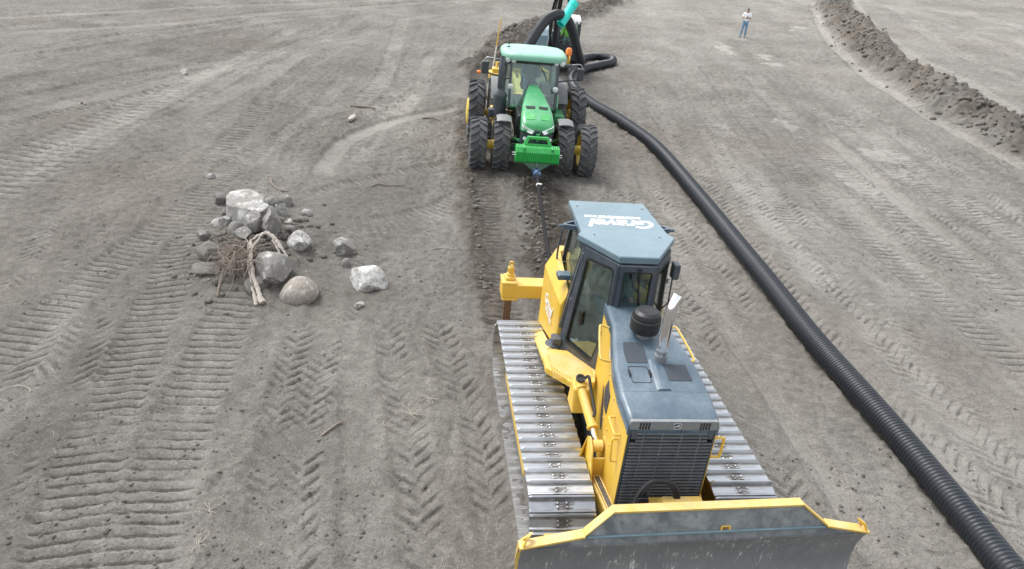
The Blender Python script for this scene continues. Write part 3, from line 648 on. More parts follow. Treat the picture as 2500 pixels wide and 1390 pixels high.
# --- hull and engine body
SEC = [(-.34, .335, 2.42), (.28, .375, 2.42), (.62, .45, 2.38), (1.10, .535, 2.30), (1.52, .555, 2.225), (1.97, .53, 2.16)]
def hw(F): return float(np.interp(F, [s[0] for s in SEC], [s[1] for s in SEC]))
def zt(F): return float(np.interp(F, [s[0] for s in SEC], [s[2] for s in SEC]))
b = MB(); b.loft([[(-w, F, .78), (w, F, .78), (w, F, z-.05), (-w, F, z-.05)] for F, w, z in SEC[:5]+[(1.86, .533, 2.17)]])
for sx in (-1, 1): b.box(min(sx*.524, sx*.536), max(sx*.524, sx*.536), 1.80, 1.985, .86, 2.05)
b.build('engine_side_panels', 'yellow', DZ, bevel=.012)
b = MB(); b.box(-.46, .46, -2.4, 1.9, .42, .80); b.build('belly_frame', 'frame', DZ, bevel=.03)
def hood_sec(F, w, z, e=.012, r=.07, drop=.085):
    w += e; out = []
    for k in range(5): a = math.pi-k*math.pi/8; out.append((-w+r+r*math.cos(a), F, z-r+r*math.sin(a)+.012))
    for k in range(5): a = math.pi/2-k*math.pi/8; out.append((w-r+r*math.cos(a), F, z-r+r*math.sin(a)+.012))
    return [(-w, F, z-drop-r)]+out+[(w, F, z-drop-r)]
b = MB(); b.loft([hood_sec(F, w, z) for F, w, z in SEC[:5]]); b.build('hood', 'hood', DZ, smooth=40)
b = MB(); b.loft([hood_sec(F, w, z, .016) for F, w, z in ((1.528, .555, 2.228), (1.75, .545, 2.192), (1.93, .535, 2.162), (1.985, .53, 2.115))]); b.build('front_cowl', 'hood', DZ, smooth=40)
# raised duct down the hood's middle, pads, hatch
def hz(F, e=.012): return zt(F)+e
def hood_patch(name, pts, mat, t, parent=DZ, bev=0):
    P = [(x, F, hz(F)) for x, F in pts]; b = MB(); b.prism(rrect_loop(P, .02, 2), (0, 0, t)); return b.build(name, mat, parent, bevel=bev)
hood_patch('anti_slip_pad', [(-.33, .66), (-.13, .66), (-.08, .74), (-.09, 1.04), (-.36, 1.04), (-.36, .84)], 'decal_dark', .006)
hood_patch('anti_slip_pad', [(.10, 1.06), (.38, 1.06), (.40, 1.34), (.10, 1.34)], 'decal_dark', .006)
b = MB(); b.ring(rrect_loop([(x, F, hz(F)) for x, F in ((-.37, 1.10), (-.12, 1.10), (-.12, 1.38), (-.37, 1.38))], .03, 3), rrect_loop([(x, F, hz(F)) for x, F in ((-.362, 1.108), (-.128, 1.108), (-.128, 1.372), (-.362, 1.372))], .03, 3), (0, 0, .004)); b.build('hatch_seam', 'black', DZ)
for x in (-.375, -.115):
    b = MB(); b.box(x-.008, x+.008, 1.18, 1.28, hz(1.2)-.02, hz(1.2)+.03); b.build('hatch_latch', 'black', DZ)
b = MB(); b.loft([[(x*k+.0, F, hz(F)-.01+(.028*k if i in (1, 2) else 0)) for i, x in enumerate((-.10, -.06, .06, .10))] for F, k in ((.98, .9), (1.2, 1), (1.50, 1.05))]); b.build('hood_duct', 'hood', DZ, smooth=50)
# precleaner and exhaust
b = MB(); b.lathe((-.03, .52, 2.35), (0, 0, 1), [(.13, 0), (.13, .02), (.085, .04), (.085, .12), (.14, .14)], 24); b.build('precleaner_neck', 'greyplastic', DZ, smooth=35)
b = MB(); b.lathe((-.03, .52, 2.47), (0, 0, 1), [(.11, 0), (.185, .03), (.195, .06), (.195, .20), (.185, .215), (.188, .235), (.17, .29), (.13, .32), (.12, .318), (.0, .335)], 32, caps=False); b.build('air_precleaner', 'black', DZ, smooth=30)
EX = Vector((.075, .98, 2.25))
b = MB(); b.lathe(EX, (0, 0, 1), [(.078, 0), (.078, .16), (.072, .17)], 24); b.build('exhaust_collar', 'greyplastic', DZ, smooth=30)
pth = catmull([EX+Vector((0, 0, .15)), EX+Vector((.0, 0, .5)), EX+Vector((.005, -.005, .74)), EX+Vector((.03, -.02, .86)), EX+Vector((.09, -.06, .965))], 6)
b = MB(); b.tube(pth, [.066]*(len(pth)-7)+[.066, .067, .069, .072, .075, .078, .08], 20, caps=False)
b.tube(pth[-7:], [.056, .057, .059, .062, .065, .068, .07], 20, caps=True)
b.build('exhaust_stack', 'chrome', DZ, smooth=60, recalc=False)
b = MB(); b.lathe(EX+Vector((0, 0, .20)), (0, 0, 1), [(.069, 0), (.071, .01), (.071, .035), (.069, .045)], 24); b.build('exhaust_clamp', 'galv', DZ, smooth=30)
# front: header, grille
GF = 2.0
b = MB(); b.prism(rrect_loop([(-.53, GF-.06, 2.035), (.53, GF-.06, 2.035), (.53, GF-.06, 2.158), (-.53, GF-.06, 2.158)], .03, 3), (0, .055, 0)); b.build('grille_header', 'header', DZ, bevel=.006)
for gx in (-.36, .36):
    for k in range(4):
        for zz in (2.068, 2.118):
            b = MB(); b.box(gx-.055+k*.034, gx-.055+k*.034+.018, GF-.004, GF+.002, zz-.02, zz+.022); b.build('vent_slot', 'black', DZ)
def deer(S, ox=0, oy=0):
    pts = [(-.9, -.30), (-.55, -.05), (-.30, .12), (.05, .16), (.30, .22), (.42, .42), (.36, .72), (.50, .50), (.60, .74), (.60, .46), (.84, .34), (.80, .24), (.56, .20), (.50, .0), (.62, -.22), (.86, -.34), (.80, -.42), (.50, -.32), (.34, -.12), (.0, -.14), (-.34, -.12), (-.62, -.40), (-.92, -.52), (-.96, -.44), (-.70, -.26)]
    return [(ox+x*S, oy+y*S) for x, y in pts]
def emblem(name, mat_, parent, S, bgm, fgm, ringm=None):
    """small rounded badge with a leaping animal, laid out in mat_'s x-y plane"""
    fl = lambda p: mat_ @ Vector(p)
    nz = (mat_.to_3x3() @ Vector((0, 0, 1)))
    b = MB(); b.prism([fl(p) for p in rrect_loop([(-S, -S*.9, 0), (S, -S*.9, 0), (S*1.1, S*.9, 0), (-S*1.1, S*.9, 0)], S*.5, 4)], nz*.003); o = b.build(name, bgm, parent, flip=False)
    b = MB(); b.prism([fl((x, y, .0035)) for x, y in deer(S*.8)], nz*.002); b.build('leaping_deer', fgm, o, flip=False)
    lo = rrect_loop([(-S, -S*.9, .0035), (S, -S*.9, .0035), (S*1.1, S*.9, .0035), (-S*1.1, S*.9, .0035)], S*.5, 4)
    b = MB(); b.ring([fl(p*1.0) for p in [Vector((q.x*.97, q.y*.97, q.z)) for q in lo]], [fl((q.x*.87, q.y*.87, q.z)) for q in lo], nz*.002); b.build('badge_border', fgm, o, flip=False)
    return o
emblem('grille_badge', frame_mat(Vector((.03, -GF-.0005+.004, 2.096)), (1, 0, 0), (0, 0, 1)), DZ, .045, 'frame', 'white')
b = MB(); b.box(-.515, .515, GF-.13, GF-.075, .88, 2.09); b.build('radiator_core', 'black', DZ)
b = MB()
for x in (-.52, .50): b.box(x, x+.02, GF-.07, GF-.01, .90, 2.035)
b.box(-.52, .52, GF-.07, GF-.01, .88, .90); b.build('grille_frame', 'frame', DZ, bevel=.004)
NS = 23
for k in range(NS):
    z = .92+k*(1.10/NS); xl = .495
    if k in (NS-1, NS-2, NS-3): xl = .43
    b = MB(); b.add([(-xl, GF-.022, z+.002), (xl, GF-.022, z+.002), (xl, GF+.004, z-.002), (-xl, GF+.004, z-.002), (-xl, GF-.022, z+.014), (xl, GF-.022, z+.014), (xl, GF+.006, z+.011), (-xl, GF+.006, z+.011)],
          [(0, 1, 2, 3), (7, 6, 5, 4), (0, 4, 5, 1), (2, 6, 7, 3), (1, 5, 6, 2), (0, 3, 7, 4)])
    b.build('grille_slat', 'slat', DZ)
for x in (-.34, -.115, .115, .34):
    b = MB(); b.box(x-.006, x+.006, GF-.060, GF-.004, .90, 2.035); b.build('grille_rod', 'slat', DZ)
for x, z in ((-.46, 1.96), (.46, 1.96), (-.45, 1.32), (.45, 1.35), (-.46, 1.14), (.46, 1.16)):
    b = MB(); b.box(x-.03, x+.03, GF-.05, GF, z-.05, z+.06); b.build('grille_catch', 'frame', DZ, bevel=.006)
# sides: vents, handles, rails, model lettering
def side(sx):
    def P(F, z, e=.004): return (sx*(hw(F)+e), F, z)
    b = MB(); b.prism(rrect_loop([P(.90, 1.97), P(1.17, 1.92), P(1.13, 1.60), P(.86, 1.56), P(.72, 1.72)], .03, 3), (sx*.006, 0, 0)); b.build('side_vent', 'decal_dark', DZ)
    b = MB(); b.prism(rrect_loop([P(.50, 1.62), P(.66, 1.60), P(.98, 1.32), P(.94, 1.20), P(.80, 1.24)], .03, 3), (sx*.006, 0, 0)); b.build('side_vent', 'decal_dark', DZ)
    def handle(p, q, out, nm='grab_handle', r=.014, mat='yellow'):
        p, q = Vector(p), Vector(q); o = Vector(out)
        b = MB(); b.tube(catmull([p, p+o*.8, p+o+(q-p)*.12, q+o-(q-p)*.12, q+o*.8, q], 4), r, 8); b.build(nm, mat, DZ, smooth=60)
    handle(P(1.52, 1.86), P(1.78, 1.80), (sx*.07, 0, .0)); handle(P(1.74, 1.70), P(1.80, 1.42), (sx*.07, 0, 0))
    if sx > 0: handle((.545, 1.96, 1.90), (.545, 1.96, 1.62), (.11, .0, .0), r=.018)
    handle((sx*.40, .22, 2.34), (sx*.50, .80, 2.18), (sx*.13, -.02, .03), 'hood_rail', .016)
    b = MB()
    for F, z in ((1.0, 1.45), (1.3, 1.5), (1.35, 2.0), (.9, 2.05), (1.5, 1.42)): b.lathe(P(F, z, 0), (sx, 0, 0), [(.015, 0), (.015, .012), (.008, .014)], 8)
    b.build('panel_bolts', 'yellow_dusty', DZ)
    xd = Vector((0, 1, 0)) if sx > 0 else Vector((0, -1, 0))
    a0 = Vector((sx*(hw(.5)+.006), -.52, 2.12)); d = Vector((sx*(hw(.62)-hw(.40)), -.22, 0))*(-1 if sx > 0 else 1)
    text_mesh('model_lettering', '750J', .11, 'white', DZ, frame_mat(a0, d, (0, 0, 1)), .2, .004)
mirror(side)
# --- lift cylinders, push arms, clevises
def lift(sx):
    g = empty('lift_cylinder', parent=DZ)
    a, b_, c_ = Vector((sx*.76, .50, 1.62)), Vector((sx*.67, 1.08, 1.36)), Vector((sx*.635, 1.30, 1.24))
    m_ = MB(); m_.tube([a, b_], .062, 16); m_.tube([b_-(b_-a)*.03, b_+(b_-a)*.02], .075, 16); m_.tube([a, a+(b_-a)*.12], .085, 16); m_.build('cylinder_barrel', 'yellow', g, smooth=40)
    m_ = MB(); m_.tube([b_, c_], .032, 14); m_.build('cylinder_rod', 'chrome', g, smooth=40)
    m_ = MB(); m_.lathe(c_-Vector((.07, 0, 0)), (1, 0, 0), [(.05, 0), (.075, .01), (.075, .13), (.05, .14)], 18); m_.build('rod_end', 'yellow', g, smooth=40)
    m_ = MB(); m_.tube(catmull([a+Vector((-sx*.05, 0, .09)), a+Vector((-sx*.10, .03, .14)), a.lerp(b_, .35)+Vector((-sx*.085, 0, .10)), a.lerp(b_, .75)+Vector((-sx*.06, 0, .085)), a.lerp(b_, .86)+Vector((-sx*.03, 0, .07))], 6), .02, 8); m_.build('cylinder_hose', 'hose', g, smooth=60)
    m_ = MB(); m_.lathe(a+Vector((0, .0, .085)), (0, .3, 1), [(.065, 0), (.065, .03), (.04, .03), (.04, .015), (.02, .015)], 20); m_.build('trunnion_boot', 'hose', g, smooth=40)
    m_ = MB()
    for dx in (-.105, .085): m_.prism(rrect_loop([(c_.x+dx, 1.12, .78), (c_.x+dx, 1.62, .80), (c_.x+dx, 1.44, 1.26), (c_.x+dx, 1.24, 1.36), (c_.x+dx, 1.13, 1.22)], .06, 3), (.026, 0, 0))
    m_.box(c_.x-.085, c_.x+.09, 1.40, 1.43, .8, 1.14)
    if sx < 0: m_.prism([(c_.x-.105, 1.16, 1.30), (c_.x-.105, 1.10, .95), (c_.x-.20, 1.22, 1.0)], (.02, 0, 0))
    m_.build('clevis_bracket', 'yellow', DZ, bevel=.008)
    m_ = MB(); m_.bar((sx*.64, 1.35, .78), (sx*.50, 2.42, .72), .17, .20); m_.build('push_arm', 'yellow_dusty', DZ, bevel=.03)
    m_ = MB(); m_.bar((sx*.64, 1.48, .888), (sx*.52, 2.30, .828), .065, .02); m_.build('dirt_packed_channel', 'clod', DZ)
    m_ = MB()
    for e in (-.04, .04): m_.bar((sx*.64+e, 1.47, .892), (sx*.52+e, 2.31, .832), .012, .035)
    m_.build('arm_rail', 'yellow_dusty', DZ)
    # upper trunnion support on hull
    m_ = MB(); m_.prism([(sx*.60, .32, 1.25), (sx*.60, .66, 1.25), (sx*.60, .62, 1.62), (sx*.60, .42, 1.68)], (sx*.26, 0, 0)); m_.build('trunnion_support', 'yellow', DZ, bevel=.03)
mirror(lift)
# --- blade (slightly angled, its centre a little off the machine's axis)
BC = Vector((.33, 2.66, 0)); BA = -.038
def BP(u, d, z): return (BC.x+u, BC.y+BA*u+d, z)
UL = 2.11
prof = [(0.0, .985), (-.06, .88), (-.115, .70), (-.135, .50), (-.11, .30), (-.03, .14), (.07, .03)]
b = MB(); secs = []
for u in np.linspace(-UL, UL, 9): secs.append([BP(u, d, z) for d, z in prof]+[BP(u, d-.035, z-.0) for d, z in reversed(prof)])
b.loft(secs); b.build('moldboard', 'blade', DZ, smooth=30)
b = MB()
for u0, u1 in ((-UL, -.7), (-.7, .7), (.7, UL)): b.prism([BP(u0, .075, .03), BP(u1, .075, .03), BP(u1, .02, .19), BP(u0, .02, .19)], (0, .02, .01))
b.build('cutting_edge', 'galv', DZ, bevel=.004)
UP = [(-UL+.04, .97), (UL-.04, .97), (UL-.03, .985), (1.55, 1.09), (1.20, 1.355), (-1.06, 1.355), (-1.38, 1.09), (-UL+.03, .985)]
def updz(z): return -.025-(z-1.0)*.26
b = MB(); b.prism([BP(u, updz(z), z) for u, z in UP], (0, -.03, 0)); b.build('upper_blade_plate', 'bladeup', DZ, bevel=.004)
b = MB(); b.bar(BP(-1.36, -.035, 1.085), BP(1.53, -.035, 1.085), .03, .022); b.build('plate_seam', 'roofgrey', DZ, bevel=.006)
def flange(nm, a, c, w=.10, t=.028):
    m_ = MB(); m_.prism([BP(a[0], a[1]+.02, a[2]), BP(c[0], c[1]+.02, c[2]), BP(c[0], c[1]-w, c[2]), BP(a[0], a[1]-w, a[2])], (0, 0, t)); m_.build(nm, 'yellow_dusty', DZ, bevel=.005)
flange('top_flange', (-1.07, updz(1.355), 1.355), (1.21, updz(1.355), 1.355))
flange('top_flange', (-1.38, updz(1.09), 1.09), (-1.07, updz(1.355), 1.355)); flange('top_flange', (1.21, updz(1.355), 1.355), (1.55, updz(1.09), 1.09), .05)
flange('top_flange', (-UL, 0, .985), (-1.38, -.03, 1.09), .11); flange('top_flange', (1.55, -.03, 1.09), (UL, 0, .985), .11)
b = MB(); b.ring([BP(u, updz(z)+.004, z) for u, z in ((.22, 1.07), (.34, 1.07), (.34, 1.15), (.22, 1.15))], [BP(u, updz(z)+.004, z) for u, z in ((.24, 1.085), (.32, 1.085), (.32, 1.135), (.24, 1.135))], (0, .006, 0)); b.build('sight_hole_rim', 'yellow', DZ)
b = MB(); b.prism([BP(u, updz(z)+.005, z) for u, z in ((.24, 1.085), (.32, 1.085), (.32, 1.135), (.24, 1.135))], (0, .002, 0)); b.build('sight_hole', 'rust', DZ)
for sx in (-1, 1):
    m_ = MB(); u = sx*(UL-.02)
    m_.ring(rrect_loop([BP(u, -.14, .99), BP(u, .02, .99), BP(u-sx*.05, -.02, 1.13), BP(u-sx*.12, -.10, 1.15)], .03, 3), rrect_loop([BP(u-sx*.01, -.10, 1.02), BP(u-sx*.01, -.02, 1.02), BP(u-sx*.05, -.04, 1.09), BP(u-sx*.09, -.08, 1.10)], .02, 3), (-sx*.02, 0, 0))
    m_.build('lifting_ear', 'yellow', DZ, bevel=.003)
    m_ = MB(); m_.prism([BP(sx*UL, d, z) for d, z in prof]+[BP(sx*UL, d-.12, z) for d, z in ((.07, .06), (-.02, .3), (-.06, .7), (-.02, .98))], (-sx*.03, 0, 0)); m_.build('blade_end_plate', 'yellow_dusty', DZ)
b = MB(); b.box(-.75, 1.2, 2.30, 2.46, .35, .62); b.box(-1.4, 1.8, 2.22, 2.32, .55, .70); b.build('blade_back_beam', 'yellow_dusty', DZ, bevel=.02)
b = MB(); b.prism([(-.18, 2.2, 1.06), (.48, 2.2, 1.06), (.42, 2.2, 1.24), (-.05, 2.2, 1.24)], (0, .12, 0)); b.box(-.22, .50, 2.02, 2.46, .90, 1.06); b.build('tilt_bracket', 'yellow', DZ, bevel=.02)
b = MB()
for o_ in (0, .035): b.tube(catmull([(-.34+o_, 2.30, 1.05), (-.36+o_, 2.24, 1.26), (-.24+o_, 2.20, 1.44), (-.06+o_, 2.20, 1.46), (.08+o_, 2.22, 1.32), (.11+o_, 2.26, 1.08)], 8), .026, 10)
b.build('hydraulic_hose', 'hose', DZ, smooth=60)
b = MB(); b.loft([[(-.42, 2.14, 1.0), (-.18, 2.14, 1.0), (-.18, 2.32, 1.0), (-.42, 2.32, 1.0)], [(-.36, 2.18, 1.27), (-.24, 2.18, 1.27), (-.24, 2.28, 1.27), (-.36, 2.28, 1.27)]]); b.build('hose_guard', 'black', DZ, bevel=.01)
# --- fuel tank and fenders
def tank(sx):
    def sec(F, zb, zs, ztop, x1, x2, x3):
        return [(sx*x, F, z) for x, z in ((x3, zb), (x1, zb+.12), (x1, zs), (x2, ztop), (.69 if F > -2.2 else .62 if F > -2.4 else .3, ztop), (.69 if F > -2.2 else .62 if F > -2.4 else .3, zb))]
    b = MB(); b.loft([sec(-1.06, 1.16, 1.96, 2.12, .80, .72, .74), sec(-1.16, 1.12, 2.00, 2.20, .825, .72, .74), sec(-2.32, .84, 2.02, 2.28, .85, .72, .66), sec(-2.78, .78, 1.92, 2.18, .68, .56, .52)])
    b.build('fuel_tank', 'yellow', DZ, bevel=.025, bseg=3)
mirror(tank)
b = MB(); b.box(-.5, .5, -2.76, -2.30, .80, 2.16); b.build('rear_housing', 'yellow', DZ, bevel=.02)
def fender(sx):
    pl = [(-.60, -.80), (-.93, -.86), (-1.05, -.64), (-1.06, -.34), (-.72, .06), (-.40, .02), (-.32, -.30)]
    b = MB(); b.prism([(-sx*x, F, 1.22) for x, F in pl], (0, 0, .11)); b.build('step_platform', 'yellow', DZ, bevel=.02)
    tp = [(-.64, -.70), (-.96, -.66), (-.99, -.38), (-.70, -.04), (-.45, -.08), (-.40, -.30)]
    b = MB(); rng = random.Random(4)
    xs = np.arange(-.98, -.40, .032); ok = lambda x, F: (F < -.06+(x+.70)*-1.1 if x < -.70 else F < -.07) and F > -.68+max(0, x+.9)*-.05 and x > -.985
    for i, x in enumerate(xs):
        for j, F in enumerate(np.arange(-.67, -.05, .032)):
            F2 = F+(.016 if i % 2 else 0)
            if ok(x, F2) and not (x > -.5 and F2 < -.5): b.lathe((-sx*x, F2, 1.33), (0, 0, 1), [(.010, -.002), (.008, .008)], 5)
    b.build('tread_studs', 'yellow_dusty', DZ)
    b = MB(); b.prism([(-sx*x, F, 1.331) for x, F in tp], (0, 0, .003)); b.build('tread_plate', 'yellow_dusty', DZ)
    b = MB(); b.prism([(sx*.84, -2.45, .84), (sx*.98, -2.40, .80), (sx*1.05, -.66, 1.20), (sx*.86, -.70, 1.28)], (0, 0, .06)); b.build('fender_ledge', 'yellow_dusty', DZ, bevel=.015)
    b = MB(); b.box(sx*.70-.05, sx*.70+.05, .058, .064, 1.255, 1.295); b.build('slot_marker', 'black', DZ)
mirror(fender)
text_mesh('company_lettering', 'Gravel', .26, 'white', DZ, frame_mat(Vector((-.844, 1.72, 1.62)), (0, -1, 0), (0, 0, 1)), .35, .006, .9)
text_mesh('company_lettering', 'EXCAVATING', .085, 'white', DZ, frame_mat(Vector((-.844, 1.65, 1.46)), (0, -1, 0), (0, 0, 1)), .2, .004)
emblem('side_badge', frame_mat(Vector((-.772, 2.56, 1.52)), (-.35, -.94, 0), (0, 0, 1)), DZ, .15, 'black', 'white')
# --- cab
At, Bt, Ct = (.25, -.25), (.585, -.80), (.51, -2.12)
Ab, Bb, Cb = (.29, -.29), (.745, -1.02), (.63, -2.24)
ZT = 3.06
def P3(p, z, sx): return Vector((sx*p[0], p[1], z))
def lerp2(a, b_, t): return (a[0]+(b_[0]-a[0])*t, a[1]+(b_[1]-a[1])*t)
def edge(pt, pb, zb, z, sx):
    t = (z-zb)/(ZT-zb); q = lerp2(pb, pt, t); return Vector((sx*q[0], q[1], z))
def bil(q, s, t): return (q[0]*(1-s)+q[1]*s)*(1-t)+(q[3]*(1-s)+q[2]*s)*t
def panel(name, quad, win, depth, framemat='frame', r=.06, glassmat='glass', seal=True):
    """framed opening: quad = outer corners (bl, br, tr, tl); win = window corners in the quad's own (s, t)"""
    n = (quad[1]-quad[0]).cross(quad[3]-quad[0]).normalized()
    inner = [bil(quad, s, t) for s, t in win]; outer = [Vector(q) for q in quad]
    g = MB(); 
    li = rrect_loop(inner, r, 4); lo = []
    for s_, t_ in win:
        for k in range(5): lo.append(bil(quad, 0 if s_ < .5 else 1, 0 if t_ < .3 else 1 if t_ > .8 else t_))
    g.ring(lo, li, n*depth)
    o = g.build(name, framemat, DZ)
    g = MB(); g.prism([p+n*depth*.45 for p in rrect_loop(inner, r, 4)], n*.006); g.build('glass_pane', glassmat, o)
    if seal:
        c = sum(inner, Vector())/len(inner); g = MB()
        g.ring([p+n*depth*.5+(p-c)*.012 for p in li], [p+n*depth*.5-(p-c)*.035 for p in li], n*(depth*.6)); g.build('window_seal', 'black', o)
    return o, n
def cabside(sx):
    # the outward normal must point away from the cab, so corner order depends on the side
    q = [P3(Bb, 1.13, sx), P3(Ab, 1.28, sx), P3(At, ZT, sx), P3(Bt, ZT, sx)]
    w = [(.13, .16), (.83, .08), (.97, .42), (.93, .95), (.12, .93)]
    if sx > 0: q = [q[1], q[0], q[3], q[2]]; w = [(1-s, t) for s, t in reversed(w)]
    o, n = panel('cab_door', q, w, -.05 if sx < 0 else -.05, r=.07)
    h = MB(); c = bil(q, .34 if sx < 0 else .66, .36); h.bar(c+n*-.02, c+Vector((0, 0, .22))+n*-.02, .12, .03); h.lathe(c+n*.0+Vector((0, 0, .03)), n, [(.02, -.02), (.02, .03)], 10); h.lathe(c+Vector((0, 0, .16)), n, [(.012, -.02), (.012, .03)], 10); h.build('door_latch', 'black', o)
    h = MB()
    for t in (.1, .5, .9):
        e = bil(q, .0 if sx < 0 else 1.0, t); h.bar(e+Vector((0, 0, -.09)), e+Vector((0, 0, .09)), .09, .09)
    h.build('door_hinge', 'frame', o, bevel=.01)
    h = MB(); e0 = bil(q, .02 if sx < 0 else .98, .22)-n*-.0; e1 = bil(q, .02 if sx < 0 else .98, .60)
    h.tube(catmull([e0, e0+n*.10+Vector((0, 0, .03)), e1+n*.10-Vector((0, 0, .03)), e1], 5), .016, 8); h.build('grab_rail', 'frame', o, smooth=60)
    q = [P3(Cb, 1.60, sx), P3(Bb, 1.60, sx), P3(Bt, ZT, sx), P3(Ct, ZT, sx)]
    w = [(.07, .16), (.93, .16), (.93, .93), (.07, .93)]
    if sx > 0: q = [q[1], q[0], q[3], q[2]]; w = [(1-s, t) for s, t in (w[1], w[0], w[3], w[2])]
    panel('cab_side_window', q, w, -.045, r=.05)
    h = MB(); h.prism([P3(Bb, 1.14, sx), P3(Bb, 1.62, sx), P3(Cb, 1.62, sx), P3(Cb, 1.14, sx)], (-sx*.05, 0, 0)); h.build('cab_lower_panel', 'frame', DZ)
    for pb, pt, zb in ((Ab, At, 1.26), (Bb, Bt, 1.12), (Cb, Ct, 1.2)):
        h = MB(); h.bar(P3(pb, zb, sx), P3(pt, ZT, sx), .075, .075, (0, 1, 0)); h.build('cab_post', 'frame', DZ, bevel=.012)
    h = MB(); p0 = P3((.56, -1.98), 2.25, sx); h.tube(catmull([p0, p0+Vector((sx*.16, -.10, .0)), p0+Vector((sx*.13, -.02, .62)), p0+Vector((sx*.0, .02, .62))], 6), .016, 8); h.build('grab_rail', 'frame', DZ, smooth=60)
    h = MB(); c = P3((.86, -1.30), 2.34, sx); h.box(min(c.x, c.x-sx*.2), max(c.x, c.x-sx*.2), c.y-.09, c.y+.09, c.z-.04, c.z+.05); h.build('work_lamp_housing', 'hood', DZ, bevel=.02)
    h = MB(); h.box(min(sx*.745, sx*.88), max(sx*.745, sx*.88), -1.08, -.9, 1.335, 1.46); h.lathe((sx*.86, -.98, 1.335), (0, 0, 1), [(.12, 0), (.12, .02)], 18); h.build('cab_mount', 'frame', DZ, bevel=.012)
    h = MB(); h.ring([(sx*.60, -1.42, 3.03), (sx*.60, -1.68, 3.03), (sx*.82, -1.52, 3.03), (sx*.82, -1.47, 3.03)], [(sx*.64, -1.47, 3.03), (sx*.64, -1.62, 3.03), (sx*.77, -1.52, 3.03), (sx*.77, -1.49, 3.03)], (0, 0, .07)); h.lathe((sx*.82, -1.495, 3.07), (sx, 0, 0), [(.025, 0), (.025, .07)], 10); h.build('roof_lug', 'hood', DZ)
    if sx > 0:
        h = MB(); h.box(.70, .80, -.86, -.70, 2.62, 2.86); h.build('mirror_head', 'frame', DZ, bevel=.02)
        h = MB(); h.tube([(.62, -.82, 2.55), (.74, -.80, 2.6), (.75, -.79, 2.2), (.66, -.84, 2.05)], .013, 8); h.build('mirror_arm', 'frame', DZ, smooth=60)
mirror(cabside)
# front pane between the two front posts, rear pane
q = [P3(At, 2.20, -1), P3(At, 2.20, 1), P3(At, ZT, 1), P3(At, ZT, -1)]
for v in q: v.y += .02
panel('windshield', [q[0], q[1], q[2], q[3]], [(.10, .10), (.90, .10), (.90, .90), (.10, .90)], -.05, r=.03)
b = MB(); b.box(-.29, .29, -.31, -.25, 1.25, 2.20); b.build('cab_front_panel', 'frame', DZ, bevel=.01)
q = [P3(Cb, 1.55, 1), P3(Cb, 1.55, -1), P3(Ct, ZT, -1), P3(Ct, ZT, 1)]
panel('rear_window', q, [(.08, .12), (.92, .12), (.92, .92), (.08, .92)], -.045, r=.05)
b = MB(); b.prism([(-.6, -2.2, 1.30), (-.72, -1.0, 1.22), (-.28, -.30, 1.30), (.28, -.30, 1.30), (.72, -1.0, 1.22), (.6, -2.2, 1.30)], (0, 0, .06)); b.build('cab_floor', 'frame', DZ)
b = MB()
for a_, c_, z in ((Ab, Bb, 1.2),):
    for sx in (-1, 1): b.bar(P3(a_, 1.30, sx), P3(c_, 1.16, sx), .06, .14)
b.build('door_sill', 'frame', DZ, bevel=.012)
RP = [(.275, -.235), (.715, -.955), (.645, -1.07), (.605, -2.30)]
rp = [(-x, F) for x, F in RP]+[(x, F) for x, F in reversed(RP)]
b = MB(); b.loft([[(x*.985, F*.995, 3.085) for x, F in rp], [(x, F, 3.10) for x, F in rp], [(x, F, 3.165) for x, F in rp], [(x*.985, (F+1.2)*.985-1.2, 3.178) for x, F in rp]]); b.build('cab_roof', 'roofgrey', DZ)
b = MB(); b.loft([[(x*.93, (F+1.2)*.95-1.2, 2.97) for x, F in rp], [(x*.95, (F+1.2)*.965-1.2, 3.09) for x, F in rp]]); b.build('roof_fascia', 'frame', DZ)
for x, F in ((-.48, -.95), (.48, -.95), (-.52, -2.05), (.52, -2.05)):
    b = MB(); b.lathe((x, F, 3.176), (0, 0, 1), [(.016, 0), (.016, .008), (.008, .012)], 8); b.build('roof_bolt', 'frame', DZ)
text_mesh('roof_lettering', 'Gravel', .40, 'white', DZ, frame_mat(Vector((.08, 1.42, 3.178)), (-1, 0, 0), (0, -1, 0)), .35, .012, .92)
text_mesh('roof_lettering', 'EXCAVATING INC', .105, 'white', DZ, frame_mat(Vector((-.04, 1.66, 3.178)), (-1, 0, 0), (0, -1, 0)), .2, .007)
b = MB(); b.bar((-.30, -1.60, 3.179), (.25, -1.60, 3.179), .012, .004); b.build('roof_stripe', 'white', DZ)
b = MB(); b.lathe((.01, -.20, 3.02), (0, 1, 0), [(.03, 0), (.03, .05)], 10); b.tube([(.01, -.16, 3.02), (.05, -.19, 2.7), (.12, -.195, 2.35)], .010, 6); b.bar((.04, -.19, 2.72), (.10, -.19, 2.30), .02, .012); b.build('windshield_wiper', 'black', DZ)
